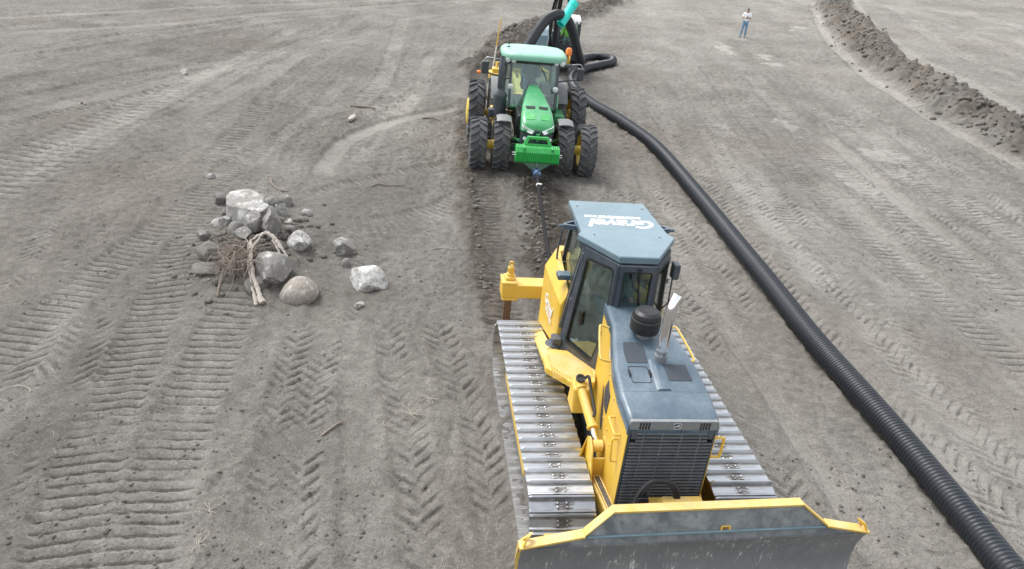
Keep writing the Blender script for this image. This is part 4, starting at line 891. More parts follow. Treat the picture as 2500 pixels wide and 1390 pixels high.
# interior
b = MB(); b.box(-.27, .27, -1.55, -1.05, 1.62, 1.78); b.loft([[(-.26, -1.62, 1.7), (.26, -1.62, 1.7), (.26, -1.50, 1.7), (-.26, -1.50, 1.7)], [(-.22, -1.78, 2.45), (.22, -1.78, 2.45), (.22, -1.68, 2.45), (-.22, -1.68, 2.45)]]); b.box(-.20, .20, -1.5, -1.1, 1.34, 1.62); b.build('operator_seat', 'seat', DZ, bevel=.03)
b = MB(); b.box(-.24, .24, -.50, -.36, 1.9, 2.22); b.build('dash_console', 'black', DZ, bevel=.02)
b = MB(); b.box(-.16, .18, -.40, -.34, 2.24, 2.36); b.build('dash_display', 'tan_int', DZ, bevel=.01)
b = MB()
for sx in (-1, 1): b.box(sx*.36-.07, sx*.36+.07, -1.5, -.95, 1.4, 1.88)
b.build('arm_console', 'seat', DZ, bevel=.02)
b = MB(); b.tube([(-.36, -1.0, 1.85), (-.35, -.97, 2.02)], .015, 8); b.lathe((-.35, -.97, 2.0), (0, 0, 1), [(.015, 0), (.03, .03), (.03, .07), (.01, .1)], 10); b.build('control_lever', 'black', DZ)
# --- rear ripper
RF = -3.2
b = MB(); b.box(-1.42, .75, RF-.17, RF+.17, 1.0, 1.262); b.build('ripper_beam', 'yellow', DZ, bevel=.02)
b = MB(); b.prism([(-1.43, RF-.18, 1.262), (-1.16, RF-.18, 1.262), (-1.16, RF+.18, 1.262), (-1.43, RF+.18, 1.262)], (0, 0, .05)); b.prism([(-1.38, RF-.10, 1.31), (-1.18, RF-.10, 1.31), (-1.2, RF+.10, 1.31), (-1.36, RF+.10, 1.31)], (0, 0, .06)); b.build('shank_pocket', 'yellow', DZ, bevel=.015)
b = MB(); b.box(-1.41, -1.12, RF-.185, RF+.185, .955, 1.0); b.build('shank_plate', 'yellow', DZ, bevel=.015)
b = MB(); b.lathe((-1.27, RF, 1.36), (0, 0, 1), [(.07, 0), (.07, .06), (.045, .07), (.06, .10), (.06, .18), (.03, .21)], 14); b.ring(rrect_loop([(-1.31, RF, 1.50), (-1.23, RF, 1.50), (-1.23, RF, 1.66), (-1.31, RF, 1.66)], .04, 4), rrect_loop([(-1.29, RF, 1.53), (-1.25, RF, 1.53), (-1.25, RF, 1.63), (-1.29, RF, 1.63)], .02, 4), (0, .025, 0)); b.build('lifting_eye', 'yellow', DZ, smooth=40)
b = MB(); b.bar((-1.28, RF+.02, .96), (-1.27, RF+.0, .45), .06, .14); b.build('ripper_shank', 'rust', DZ, bevel=.01)
b = MB()
for x in (-.35, .35): b.bar((x, -2.7, 1.05), (x, RF, 1.15), .12, .24)
b.build('ripper_link', 'yellow', DZ, bevel=.02)
b = MB(); b.ring(rrect_loop([(-.42, -2.78, 1.98), (-.42, -2.74, 2.28), (-.36, -2.74, 2.28), (-.36, -2.78, 1.98)], .03, 4), rrect_loop([(-.405, -2.777, 2.03), (-.405, -2.75, 2.26), (-.375, -2.75, 2.26), (-.375, -2.777, 2.03)], .015, 4), (0, .04, 0)); b.build('tow_eye', 'yellow', DZ)
FLIP = False
# ---------------------------------------------------------------- tractor
FLIP = True
TZ = empty('tractor', (0.0, 23.48, -.03), R(6.59))
tag(TZ, 'green row-crop tractor with dual front wheels and pale mint cab roof', 'tractor')
def tyre_mesh(Rr, w, lugs, nm='tyre', smoothrib=False):
    mb = MB(); h = w/2; rim = Rr*.60
    prof = [(rim, -h*.72), (Rr*.74, -h*.98), (Rr*.86, -h), (Rr*.92, -h*.93), (Rr*.935, -h*.55), (Rr*.94, 0), (Rr*.935, h*.55), (Rr*.92, h*.93), (Rr*.86, h), (Rr*.74, h*.98), (rim, h*.72)]
    if smoothrib:
        prof = [(rim, -h*.72), (Rr*.8, -h), (Rr*.93, -h*.96)]
        for k in range(5):
            a = -h*.9+k*h*.37; prof += [(Rr, a), (Rr, a+h*.28), (Rr*.97, a+h*.30), (Rr*.97, a+h*.36)]
        prof += [(Rr*.93, h*.96), (Rr*.8, h), (rim, h*.72)]
    mb.lathe((0, 0, 0), (1, 0, 0), prof, 48, caps=False)
    if not smoothrib:
        for side in (-1, 1):
            for k in range(lugs):
                a0 = 2*math.pi*(k+(.5 if side > 0 else 0))/lugs; vs = []; fs = []
                path = [(.02, 0.0), (.30, .16), (.62, .30), (.97, .40), (1.03, .44)]      # (share of half width, sweep in lug pitches*...)
                for i, (sh, sw) in enumerate(path):
                    a = a0-sw*2*math.pi/lugs*1.55; x = side*h*sh
                    r0 = Rr*(.925 if i < 3 else .90 if i == 3 else .80); r1 = Rr*(1.0 if i < 3 else .985 if i == 3 else .86)
                    wd = .030*(1.2 if i == 0 else 1)
                    for r, e in ((r0, wd*1.5), (r0, -wd*1.5), (r1, -wd*.8), (r1, wd*.8)):
                        aa = a+e/Rr; vs.append((x, r*math.sin(aa), r*math.cos(aa)))
                for i in range(4): fs += [(i*4+j, i*4+(j+1) % 4, i*4+4+(j+1) % 4, i*4+4+j) for j in range(4)]
                fs += [(3, 2, 1, 0), (16, 17, 18, 19)]; mb.add(vs, fs)
    me = mb.mesh(nm, True, 40); me.materials.append(M['rubber']); return me
def rim_mesh(Rr, w, out):
    mb = MB(); h = w/2; r = Rr*.61; s = out
    mb.lathe((0, 0, 0), (1, 0, 0), [(r, -h*.74), (r*.93, -h*.70), (r*.88, -h*.3), (r*.86, s*h*.1), (r*.55, s*h*.35), (r*.30, s*h*.30), (r*.30, s*h*.30+.02), (r*.55, s*h*.35+.02), (r*.86, s*h*.1+.03), (r*.88, h*.3), (r*.93, h*.70), (r, h*.74)], 36, caps=False)
    me = mb.mesh('rim', True, 40); me.materials.append(M['pale_yellow']); return me
FR, RR = .79, 1.04
_tf = tyre_mesh(FR, .49, 20); _trr = tyre_mesh(RR, .50, 21); _rf = rim_mesh(FR, .49, 1); _rr = rim_mesh(RR, .50, 1)
def wheel(x, F, r, tm, rm, roll, par=None):
    wl = empty('wheel', (x, -F, r), 0, par or TZ); 
    for nm, me in (('tyre', tm), ('rim', rm)):
        o = bpy.data.objects.new(nm, me); COL.objects.link(o); o.parent = wl; o.rotation_euler = (roll, 0, 0 if x > 0 else math.pi)
    return wl
FA, RA = 1.42, -1.42
k = 0
for x in (-1.64, -.95, .95, 1.64):
    wheel(x, FA, FR, _tf, _rf, .13*k, None); k += 1
for x in (-1.66, -1.0, 1.0, 1.66):
    wheel(x, RA, RR, _trr, _rr, .21*k, None); k += 1
for sx in (-1, 1):
    b = MB(); b.tube([(sx*1.08, FA, FR), (sx*1.62, FA, FR)], .135, 20); b.build('dual_spacer', 'pale_yellow', TZ, smooth=40)
    b = MB(); b.lathe((sx*1.45, RA, RR), (sx, 0, 0), [(.30, 0), (.30, .36), (.42, .40), (.42, .47), (.36, .50), (.1, .52)], 24); b.build('wheel_hub', 'pale_yellow', TZ, smooth=40)
    b = MB(); b.tube([(sx*.4, RA, RR), (sx*1.5, RA, RR)], .12, 14); b.build('rear_axle', 'pale_yellow', TZ, smooth=40)
    # front fenders: curved grey strips on brackets over the inner tyres
    b = MB(); secs = []
    for a in np.linspace(-.50, .40, 9):
        r1, r2 = FR+.075, FR+.115; F, z = FA+.0, FR
        secs.append([(sx*.72, F+r1*math.sin(a), z+r1*math.cos(a)), (sx*1.12, F+r1*math.sin(a), z+r1*math.cos(a)), (sx*1.14, F+(r2-.04)*math.sin(a), z+(r2-.04)*math.cos(a)), (sx*1.04, F+r2*math.sin(a), z+r2*math.cos(a)), (sx*.82, F+r2*math.sin(a), z+r2*math.cos(a)), (sx*.70, F+(r2-.04)*math.sin(a), z+(r2-.04)*math.cos(a))])
    b.loft(secs); b.build('front_fender', 'greyplastic', TZ, smooth=50)
    b = MB(); b.tube([(sx*.70, FA-.1, 1.66), (sx*.58, FA-.05, 1.5), (sx*.55, FA, 1.0)], .02, 8); b.build('fender_bracket', 'black', TZ)
    b = MB(); secs = []
    for a in np.linspace(-1.15, .95, 11):
        r1, r2 = RR+.10, RR+.135
        secs.append([(sx*.74, RA+r1*math.sin(a), RR+r1*math.cos(a)), (sx*1.24, RA+r1*math.sin(a), RR+r1*math.cos(a)), (sx*1.24, RA+r2*math.sin(a), RR+r2*math.cos(a)), (sx*.74, RA+r2*math.sin(a), RR+r2*math.cos(a))])
    b.loft(secs); b.build('rear_fender', 'greyplastic', TZ, smooth=50)
b = MB(); b.tube([(-.95, FA, FR), (.95, FA, FR)], .11, 14); b.build('front_axle', 'green', TZ, smooth=40)
b = MB(); b.box(-.33, .33, -1.9, 2.2, .62, 1.20); b.build('chassis', 'darkgreen', TZ, bevel=.03)
b = MB(); b.box(-.52, .52, -.6, 1.55, 1.05, 1.75); b.build('engine_bay', 'black', TZ, bevel=.04)
for sx in (-1, 1):
    b = MB(); b.bar((sx*.42, 1.95, 1.12), (sx*.80, 1.30, 1.02), .12, .06); b.build('axle_arm', 'green', TZ, bevel=.01)
    b = MB(); b.tube([(sx*.5, 1.7, 1.0), (sx*.74, 1.6, .95)], .035, 8); b.build('steering_cylinder', 'black', TZ)
# hood: tapers and rises towards the cab
HS = [(2.50, .40, 1.62, 1.55), (2.42, .455, 1.74, 1.55), (2.25, .475, 1.83, 1.50), (1.9, .47, 1.98, 1.45), (1.45, .42, 2.10, 1.45), (1.0, .34, 2.23, 1.5), (.6, .25, 2.33, 1.55), (.28, .17, 2.40, 1.6)]
secs = []
for F, w, z, zb in HS:
    r = min(.12, w*.45); q = [(-w, F, zb)]
    for k in range(5): a = math.pi-k*math.pi/8; q.append((-w+r+r*math.cos(a), F, z-r+r*math.sin(a)))
    q.append((0, F, z+.02))
    for k in range(5): a = math.pi/2-k*math.pi/8; q.append((w-r+r*math.cos(a), F, z-r+r*math.sin(a)))
    q.append((w, F, zb)); secs.append(q)
b = MB(); b.loft(secs); b.build('hood', 'green', TZ, smooth=45)
def hzt(F): return float(np.interp(-F, [-h[0] for h in HS], [h[2] for h in HS]))+.012
for sx in (-1, 1):
    b = MB(); b.prism([(sx*.05, 1.62, hzt(1.62)+.002), (sx*.34, 1.62, hzt(1.62)-.012), (sx*.30, 1.76, hzt(1.76)-.004), (sx*.06, 1.76, hzt(1.76)+.004)], (0, .01, .014)); b.build('hood_vent', 'black', TZ)
    b = MB(); b.prism(rrect_loop([(sx*.09, 2.00, hzt(2.0)+.006), (sx*.36, 2.00, hzt(2.0)-.016), (sx*.34, 2.26, hzt(2.26)-.016), (sx*.09, 2.26, hzt(2.26)+.006)], .02, 3), (0, .004, .012)); b.build('hood_screen', 'green_weight', TZ)
    b = MB(); b.prism(rrect_loop([(sx*.46, 2.30, 1.735), (sx*.455, 2.40, 1.56), (sx*.17, 2.54, 1.49), (sx*.10, 2.55, 1.585), (sx*.40, 2.45, 1.69)], .02, 2), (sx*.01, .03, .004)); b.build('headlight', 'lamp', TZ, bevel=.006)
    b = MB(); b.lathe((sx*.36, 2.505, 1.34), (0, 1, .1), [(.055, 0), (.055, .03), (.03, .04)], 14); b.build('fog_lamp', 'lamp', TZ, smooth=40)
b = MB(); b.loft([[(-.46, 2.0, .95), (.46, 2.0, .95), (.46, 2.36, .95), (.12, 2.50, .95), (-.12, 2.50, .95), (-.46, 2.36, .95)], [(-.455, 2.0, 1.60), (.455, 2.0, 1.60), (.455, 2.39, 1.60), (.12, 2.53, 1.60), (-.12, 2.53, 1.60), (-.455, 2.39, 1.60)]]); b.build('grille_nose', 'navy', TZ, bevel=.02)
# suitcase weights, carrier and tow plate
NW = 22
for k in range(NW):
    x = -.625+k*(1.25/NW); b = MB()
    b.prism([(x+.004, 2.60, .84), (x+.004, 3.0, .78), (x+.004, 3.06, .84), (x+.004, 3.06, 1.10), (x+.004, 2.96, 1.22), (x+.004, 2.72, 1.24), (x+.004, 2.60, 1.16)], (1.25/NW-.009, 0, 0)); b.build('suitcase_weight', 'green_weight', TZ, bevel=.006, bseg=1)
for sx in (-1, 1):
    b = MB(); b.tube([(sx*.62, 2.86, 1.02), (sx*.72, 2.86, 1.02)], .018, 8); b.tube([(sx*.62, 2.94, .98), (sx*.71, 2.94, .98)], .015, 8); b.build('weight_bolt', 'galv', TZ)
    b = MB(); b.box(sx*.40-.03, sx*.40+.03, 2.70, 3.075, 1.18, 1.245); b.build('weight_clamp', 'green_weight', TZ, bevel=.006)
b = MB(); b.ring([(-.42, 2.80, 1.22), (.42, 2.80, 1.22), (.30, 2.74, 1.47), (-.30, 2.74, 1.47)], [(-.30, 2.80, 1.275), (.30, 2.80, 1.275), (.245, 2.75, 1.40), (-.245, 2.75, 1.40)], (0, -.10, 0)); b.build('lift_frame', 'green_weight', TZ, bevel=.008)
b = MB(); b.box(-.04, .04, 2.56, 2.64, 1.30, 1.52); b.tube([(.05, 2.60, 1.5), (.05, 2.60, 1.62)], .012, 6); b.build('front_hitch_pin', 'green', TZ, bevel=.01)
b = MB(); b.prism([(-.42, 3.02, .80), (.42, 3.02, .80), (.06, 3.10, .56), (-.08, 3.10, .56)], (0, -.045, 0)); b.build('tow_plate', 'darkgreen', TZ, bevel=.008)
# muffler stack on the right-hand pillar
mx, mF = -1.03, .42
b = MB(); b.lathe((mx+.02, mF, 1.42), (0, 0, 1), [(.10, 0), (.20, .02), (.205, .62), (.20, .68), (.10, .80), (.09, .84)], 26); b.build('muffler', 'navy', TZ, smooth=35)
b = MB(); b.lathe((mx+.005, mF, 2.25), (0, 0, 1), [(.095, 0), (.098, .06), (.098, .66), (.085, .70), (.078, .72), (.075, .92), (.06, .95), (.062, .93)], 22); b.build('exhaust_pipe', 'navy', TZ, smooth=35)
b = MB(); b.box(-1.34, -1.16, .22, .52, 1.36, 1.62); b.build('battery_box', 'navy', TZ, bevel=.02)
b = MB(); b.loft([[(-.92, 1.02, .9), (-.66, 1.02, .9), (-.66, .5, .9), (-.92, .5, .9)], [(-.95, .75, 1.5), (-.66, .75, 1.5), (-.66, .3, 1.5), (-.95, .3, 1.5)]]); b.build('side_step_box', 'navy', TZ, bevel=.02)
b = MB(); b.box(-1.25, -.80, -.35, .12, 1.2, 1.55); b.box(-1.15, -.85, -.55, .1, .95, 1.15); b.build('fuel_box', 'yellow_dusty', TZ, bevel=.03)
b = MB(); b.box(.72, 1.05, -.4, .45, 1.0, 1.55); b.build('step_box', 'green', TZ, bevel=.03)
# cab
fw = [(-.72, .38, 1.72), (.70, .38, 1.72), (.72, -.02, 3.08), (-.72, -.02, 3.08)]
cb = [(-.74, -1.60, 1.72), (.74, -1.60, 1.72), (.72, -1.52, 3.08), (-.72, -1.52, 3.08)]
mdl = [(-.86, -.66, 1.72), (.86, -.66, 1.72), (.82, -.72, 3.08), (-.82, -.72, 3.08)]
for nm, quad in (('windshield', fw), ('side_glass', [mdl[0], fw[0], fw[3], mdl[3]]), ('side_glass', [fw[1], mdl[1], mdl[2], fw[2]]), ('side_glass', [cb[0], mdl[0], mdl[3], cb[3]]), ('side_glass', [mdl[1], cb[1], cb[2], mdl[2]]), ('rear_glass', [cb[1], cb[0], cb[3], cb[2]])):
    Q = [Vector(v) for v in quad]; n = (Q[1]-Q[0]).cross(Q[3]-Q[0]).normalized(); b = MB(); b.prism(Q, n*.006); b.build(nm, 'glass2', TZ)
for quad, wd in ((fw, .075), (mdl, .09), (cb, .09)):
    for a, c_ in ((0, 3), (1, 2)):
        b = MB(); b.bar(quad[a], quad[c_], wd, wd, (0, 1, 0)); b.build('cab_pillar', 'navy', TZ, bevel=.015)
b = MB(); b.bar(fw[0], fw[1], .05, .06); b.build('windshield_sill', 'green', TZ, bevel=.01)
b = MB(); b.prism([(-.74, .30, 1.58), (.74, .30, 1.58), (.88, -.66, 1.58), (.76, -1.6, 1.58), (-.76, -1.6, 1.58), (-.88, -.66, 1.58)], (0, 0, .10)); b.build('cab_floor', 'black', TZ)
for sx in (-1, 1):
    b = MB(); b.prism([(sx*.76, -1.65, 1.35), (sx*.80, .05, 1.35), (sx*.80, .05, 1.70), (sx*.90, -.66, 1.95), (sx*.80, -1.65, 2.15)], (sx*.06, 0, 0)); b.build('cab_side_panel', 'green', TZ, bevel=.02)
ro = []
outl = [(-.62, .20), (.62, .20), (.90, .08), (1.02, -.30), (1.02, -1.15), (.90, -1.55), (.5, -1.72), (-.5, -1.72), (-.90, -1.55), (-1.02, -1.15), (-1.02, -.30), (-.90, .08)]
b = MB(); b.loft([[(x*k, (F+.75)*k-.75, z) for x, F in outl] for k, z in ((.93, 3.06), (.985, 3.08), (1.0, 3.13), (.995, 3.20), (.95, 3.265), (.80, 3.295), (.5, 3.31))]); b.build('cab_roof', 'green_roof', TZ, smooth=50)
b = MB(); b.loft([[(x*.86, (F+.75)*.90-.75, z) for x, F in outl] for z in (3.0, 3.07)]); b.build('roof_underside', 'black', TZ)
for x in (-.84, -.66, .66, .84):
    b = MB(); b.lathe((x, .06, 3.055), (0, 1, -.15), [(.055, -.06), (.075, 0), (.075, .03), (.06, .04)], 16); b.build('roof_lamp', 'lamp', TZ, smooth=40)
for x in (-.72, .66):
    b = MB(); b.lathe((x, .42, 2.34), (0, 1, -.1), [(.05, -.07), (.085, 0), (.085, .03), (.07, .04)], 16); b.build('pillar_lamp', 'lamp', TZ, smooth=40)
b = MB(); b.lathe((1.10, -.62, 3.10), (0, 0, 1), [(.035, 0), (.035, .12), (.10, .13), (.10, .27), (.07, .33), (.02, .35)], 18); b.build('warning_beacon', 'amber', TZ, smooth=40)
b = MB(); b.bar((1.0, -.7, 3.12), (1.12, -.62, 3.12), .05, .03); b.build('beacon_bracket', 'black', TZ)
b = MB(); b.lathe((1.12, -.95, 3.0), (1, 0, 0), [(.05, 0), (.16, .02), (.16, .08), (.05, .10)], 16); b.build('receiver_dome', 'yellow', TZ, smooth=40)
b = MB(); b.lathe((-.80, -.55, 3.33), (0, 0, 1), [(.05, 0), (.05, .015), (.012, .02), (.010, .30)], 8); b.box(-.88, -.74, -.58, -.53, 3.335, 3.35); b.build('roof_antenna', 'black', TZ)
def tmir(sx):
    b = MB(); b.tube([(sx*.75, -.05, 2.95), (sx*1.18, -.25, 2.98)], .045, 8); b.build('mirror_boom', 'navy', TZ)
    b = MB(); b.tube(catmull([(sx*1.15, -.24, 2.99), (sx*1.42, -.28, 3.02), (sx*1.52, -.30, 2.95), (sx*1.53, -.30, 2.75)], 5), .016, 8); b.build('mirror_arm', 'galv', TZ, smooth=60)
    b = MB(); b.box(sx*1.50-.11, sx*1.50+.11, -.36, -.24, 2.52, 2.90); b.build('mirror_head', 'navy', TZ, bevel=.035, bseg=3)
    b = MB(); b.tube([(sx*.78, -.3, 2.42), (sx*1.45, -.3, 2.56)], .025, 8); b.build('mirror_strut', 'navy', TZ)
mirror(tmir)
b = MB(); b.lathe((-1.63, -.3, 2.55), (-1, 0, 0), [(.05, 0), (.055, .08), (.03, .12)], 12); b.build('marker_lamp', 'amber', TZ, smooth=40)
b = MB(); b.tube([(.10, -.02, 3.05), (.30, .10, 2.75), (.42, .18, 2.50)], .014, 6); b.build('windshield_wiper', 'black', TZ)
b = MB(); b.box(-.27, .27, -1.35, -.85, 2.0, 2.14); b.loft([[(-.26, -1.40, 2.05), (.26, -1.40, 2.05), (.26, -1.28, 2.05), (-.26, -1.28, 2.05)], [(-.2, -1.5, 2.75), (.2, -1.5, 2.75), (.2, -1.42, 2.75), (-.2, -1.42, 2.75)]]); b.build('operator_seat', 'seat', TZ, bevel=.03)
b = MB(); b.lathe((.0, -.38, 2.28), (0, -.6, 1), [(.17, 0), (.19, .015), (.17, .03), (.155, .015), (.17, 0)], 24, caps=False); b.bar((0, -.2, 1.7), (0, -.38, 2.28), .10, .10); b.build('steering_wheel', 'black', TZ, smooth=50)
b = MB(); b.box(.36, .68, -1.3, -.7, 1.95, 2.2); b.build('arm_console', 'tan_int', TZ, bevel=.03)
b = MB(); b.box(-.55, -.15, -1.45, -1.41, 2.55, 2.95); b.build('rear_shade', 'tan_int', TZ)
# ---------------------------------------------------------------- drainage plough trailing behind the tractor
PZ = empty('drainage_plough', (0.0, 23.48, 0), R(6.59)); tag(PZ, 'yellow drainage plough with gauge wheel and tall marker rod behind the tractor', 'plough')
b = MB(); b.box(-1.05, 1.05, -3.35, -3.10, .95, 1.25); b.bar((0, -3.2, 1.1), (0, -6.2, 1.3), .30, .35); b.build('plough_beam', 'yellow_dusty', PZ, bevel=.02)
b = MB(); b.tube([(-.95, -3.2, 1.25), (-.95, -3.3, 2.3), (-.35, -3.6, 2.35)], .05, 10); b.tube([(-.75, -3.2, 1.25), (-.75, -3.35, 2.05), (-.3, -3.6, 2.1)], .04, 8); b.tube([(.95, -3.2, 1.25), (.9, -3.3, 2.1), (.35, -3.6, 2.3)], .05, 10); b.build('guard_rail', 'yellow', PZ, smooth=50)
b = MB(); b.box(-1.2, -.62, -3.6, -3.0, 1.75, 1.98); b.box(-1.1, -.7, -3.5, -3.1, 1.98, 2.12); b.build('valve_box', 'yellow', PZ, bevel=.03)
b = MB(); b.prism([(-.04, -5.2, -.3), (-.04, -5.9, -.3), (-.04, -6.4, 1.5), (-.04, -5.4, 1.5)], (.08, 0, 0)); b.build('plough_shank', 'rust', PZ)
b = MB(); b.loft([[(-.3, -6.3, 1.0), (.3, -6.3, 1.0), (.3, -6.9, 1.0), (-.3, -6.9, 1.0)], [(-.3, -6.1, 2.1), (.3, -6.1, 2.1), (.3, -6.8, 2.1), (-.3, -6.8, 2.1)]]); b.build('pipe_boot', 'yellow_dusty', PZ, bevel=.02)
_tw = tyre_mesh(.60, .34, 0, 'tyre', True); _rw = rim_mesh(.60, .34, 1)
wheel(-1.42, -3.35, 1.05, _tw, _rw, 0, PZ); wheel(1.42, -3.35, .60, _tw, _rw, 0, PZ)
b = MB(); b.bar((-1.0, -3.2, 1.1), (-1.4, -3.35, 1.05), .12, .12); b.bar((1.0, -3.2, 1.1), (1.4, -3.35, .6), .12, .12); b.build('wheel_arm', 'yellow_dusty', PZ)
for k, (z0, z1) in enumerate(((1.0, 1.55), (1.55, 2.0), (2.0, 2.72), (2.72, 3.66))):
    b = MB(); f = lambda z: (-1.12+.09*(z-1.0), -4.0, z); b.tube([f(z0), f(z1)], .022, 8); b.build('marker_rod', ('yellow', 'white', 'white', 'yellow')[k], PZ, smooth=60)
b = MB(); b.bar((-1.02, -3.3, 1.15), (-1.12, -4.0, 1.05), .06, .06); b.build('rod_bracket', 'yellow_dusty', PZ)
FLIP = False
# ---------------------------------------------------------------- excavator behind the plough
FLIP = False
XZ = empty('excavator', (0, 0, 0)); tag(XZ, 'compact excavator facing forward behind the tractor, pale grey cab roof and raised black boom', 'excavator')
XZ.location = (.9, 38.0, 0)
def X(p): return (p[0]-.9, p[1]-38.0, p[2])
b = MB(); b.box(-1.3, 1.15, -.55, 1.6, .75, 1.05); b.build('turntable_deck', 'frame', XZ, bevel=.03)
b = MB(); b.loft([[(-1.25, -.45, 1.05), (-.15, -.45, 1.05), (-.15, 1.5, 1.05), (-1.25, 1.5, 1.05)], [(-1.20, -.25, 1.75), (-.2, -.25, 1.75), (-.2, 1.45, 1.75), (-1.20, 1.45, 1.75)], [(-1.0, .05, 2.02), (-.3, .05, 2.02), (-.3, 1.35, 2.02), (-1.0, 1.35, 2.02)]]); b.build('engine_cover', 'roofgrey', XZ, bevel=.06)
b = MB(); b.loft([[(-1.2, 1.2, .8), (1.1, 1.2, .8), (.9, 1.9, .8), (-1.0, 1.9, .8)], [(-1.2, 1.2, 1.8), (1.1, 1.2, 1.8), (.9, 1.85, 1.8), (-1.0, 1.85, 1.8)]]); b.build('counterweight', 'frame', XZ, bevel=.08)
for sx in (-1, 1):
    b = MB(); b.loft([[(sx*1.0-.25, y, z) for y, z in ((-1.3, .35), (-1.1, .62), (1.1, .62), (1.3, .35), (1.1, .05), (-1.1, .05))], [(sx*1.0+.25, y, z) for y, z in ((-1.3, .35), (-1.1, .62), (1.1, .62), (1.3, .35), (1.1, .05), (-1.1, .05))]]); b.build('rubber_track', 'rubber', XZ, bevel=.05)
cx0, cx1, cy0, cy1 = .08, 1.06, -.62, .75
for x in (cx0, cx1):
    for y in (cy0, cy1):
        b = MB(); b.bar((x, y, 1.05), (x, y+.04, 2.62), .10, .10, (0, 1, 0)); b.build('cab_post', 'navy', XZ, bevel=.02)
b = MB(); b.loft([[(cx0-.05, cy0-.10, 2.58), (cx1+.05, cy0-.10, 2.58), (cx1+.05, cy1+.1, 2.58), (cx0-.05, cy1+.1, 2.58)], [(cx0, cy0, 2.74), (cx1, cy0, 2.74), (cx1, cy1, 2.74), (cx0, cy1, 2.74)]]); b.build('cab_roof', 'white', XZ, bevel=.05, bseg=3)
for x in (.80, .98):
    b = MB(); b.box(x-.05, x+.05, cy0-.16, cy0-.08, 2.50, 2.58); b.build('roof_lamp', 'lamp', XZ, bevel=.01)
for nm, q in (('windshield', [(cx0, cy0, 1.5), (cx1, cy0, 1.5), (cx1, cy0+.04, 2.6), (cx0, cy0+.04, 2.6)]), ('side_glass', [(cx0, cy0, 1.5), (cx0, cy1, 1.5), (cx0, cy1, 2.6), (cx0, cy0, 2.6)]), ('side_glass', [(cx1, cy0, 1.5), (cx1, cy1, 1.5), (cx1, cy1, 2.6), (cx1, cy0, 2.6)]), ('rear_glass', [(cx0, cy1, 1.5), (cx1, cy1, 1.5), (cx1, cy1, 2.6), (cx0, cy1, 2.6)])):
    b = MB(); Q = [Vector(v) for v in q]; n = (Q[1]-Q[0]).cross(Q[3]-Q[0]).normalized(); b.prism(Q, n*.006); b.build(nm, 'glass2', XZ)
b = MB(); b.box(cx0, cx1, cy0-.02, cy0+.04, 1.05, 1.5); b.build('cab_front_panel', 'navy', XZ, bevel=.02)
for k in range(6):
    b = MB(); x = cx0+.08+k*.165; b.bar((x, cy0-.05, 1.1), (x, cy0-.05, 1.62), .03, .03, (0, 1, 0)); b.build('guard_bar', 'navy', XZ)
b = MB(); b.bar((cx0, cy0-.05, 1.64), (cx1, cy0-.05, 1.64), .035, .035); b.build('guard_rail', 'navy', XZ)
b = MB(); b.box(.3, .82, .1, .6, 1.4, 1.52); b.box(.32, .80, .5, .62, 1.5, 2.2); b.build('operator_seat', 'seat', XZ, bevel=.03)
b = MB(); b.box(-.22, .04, -.95, -.5, .9, 1.3); b.build('boom_foot', 'frame', XZ, bevel=.03)
b = MB(); b.bar((-.08, -.75, 1.15), (-.10, -1.5, 2.6), .20, .30, (0, 1, 0)); b.bar((-.10, -1.5, 2.55), (.0, -2.9, 4.4), .20, .30, (0, 1, 0), .18, .24); b.bar((.0, -2.85, 4.38), (.05, -4.1, 5.2), .18, .26, (0, 1, 0), .16, .2); b.build('boom', 'black', XZ, bevel=.02)
b = MB(); b.bar((.06, -4.0, 5.22), (.28, -4.25, 3.75), .17, .24, (0, 1, 0), .13, .16); b.build('dipper_arm', 'black', XZ, bevel=.02)
for dx in (-.32,):
    b = MB(); b.tube([(dx, -.9, 1.2), (dx, -1.75, 2.6)], .055, 10); b.build('boom_cylinder', 'black', XZ, smooth=50)
    b = MB(); b.tube([(dx, -1.75, 2.6), (-.12, -2.75, 4.15)], .035, 10); b.build('cylinder_rod', 'black', XZ, smooth=50)
    b = MB(); b.tube(catmull([(dx+.1, -.85, 1.3), (dx-.05, -1.5, 2.3), (dx+.02, -2.2, 3.5), (.0, -2.9, 4.5)], 6), .06, 8); b.build('hydraulic_hose', 'hose', XZ, smooth=50)
b = MB(); b.tube([(-.42, -.6, 1.25), (-.32, -.6, 2.05)], .04, 8); b.lathe((-.3, -.62, 2.05), (0, -1, .2), [(.05, -.05), (.07, 0), (.06, .04)], 12); b.build('work_lamp_post', 'galv', XZ, smooth=50)
# ---------------------------------------------------------------- the long corrugated pipe: along the ground, a loop, then up over an arch into the plough
def pz(x, y): return gz(x, y)
PR = .215
path = [(6.83, 5.2), (6.76, 6.66), (6.69, 7.35), (6.44, 9.45), (6.0, 12.52), (5.65, 15.9), (5.08, 20.87), (4.44, 25.38), (3.55, 28.33), (2.43, 31.12), (1.86, 33.83), (1.86, 36.3), (2.5, 38.3), (3.3, 39.6), (4.02, 40.7), (4.1, 41.8), (3.3, 42.2), (2.55, 41.2)]
PP = [Vector((x, y, float(Z0(np.array(x), np.array(y)))+PR+.02)) for x, y in path]
PP += [Vector(p) for p in ((2.25, 39.5, .40), (2.20, 37.6, .75), (2.10, 36.3, 1.05), (1.82, 35.3, 1.70), (1.52, 34.6, 2.46), (1.18, 33.8, 3.08), (.72, 33.0, 3.33), (.27, 32.2, 3.18), (-.03, 31.4, 2.82), (-.36, 30.7, 2.3), (-.62, 30.3, 1.7))]
C = catmull(PP, 14)
C = [c+Vector((.008*math.sin(i*.17)+.004*math.sin(i*.39+1), 0, .004*math.sin(i*.27+2))) for i, c in enumerate(C)]
PITCH = .064
C = resample(C, PITCH/5)
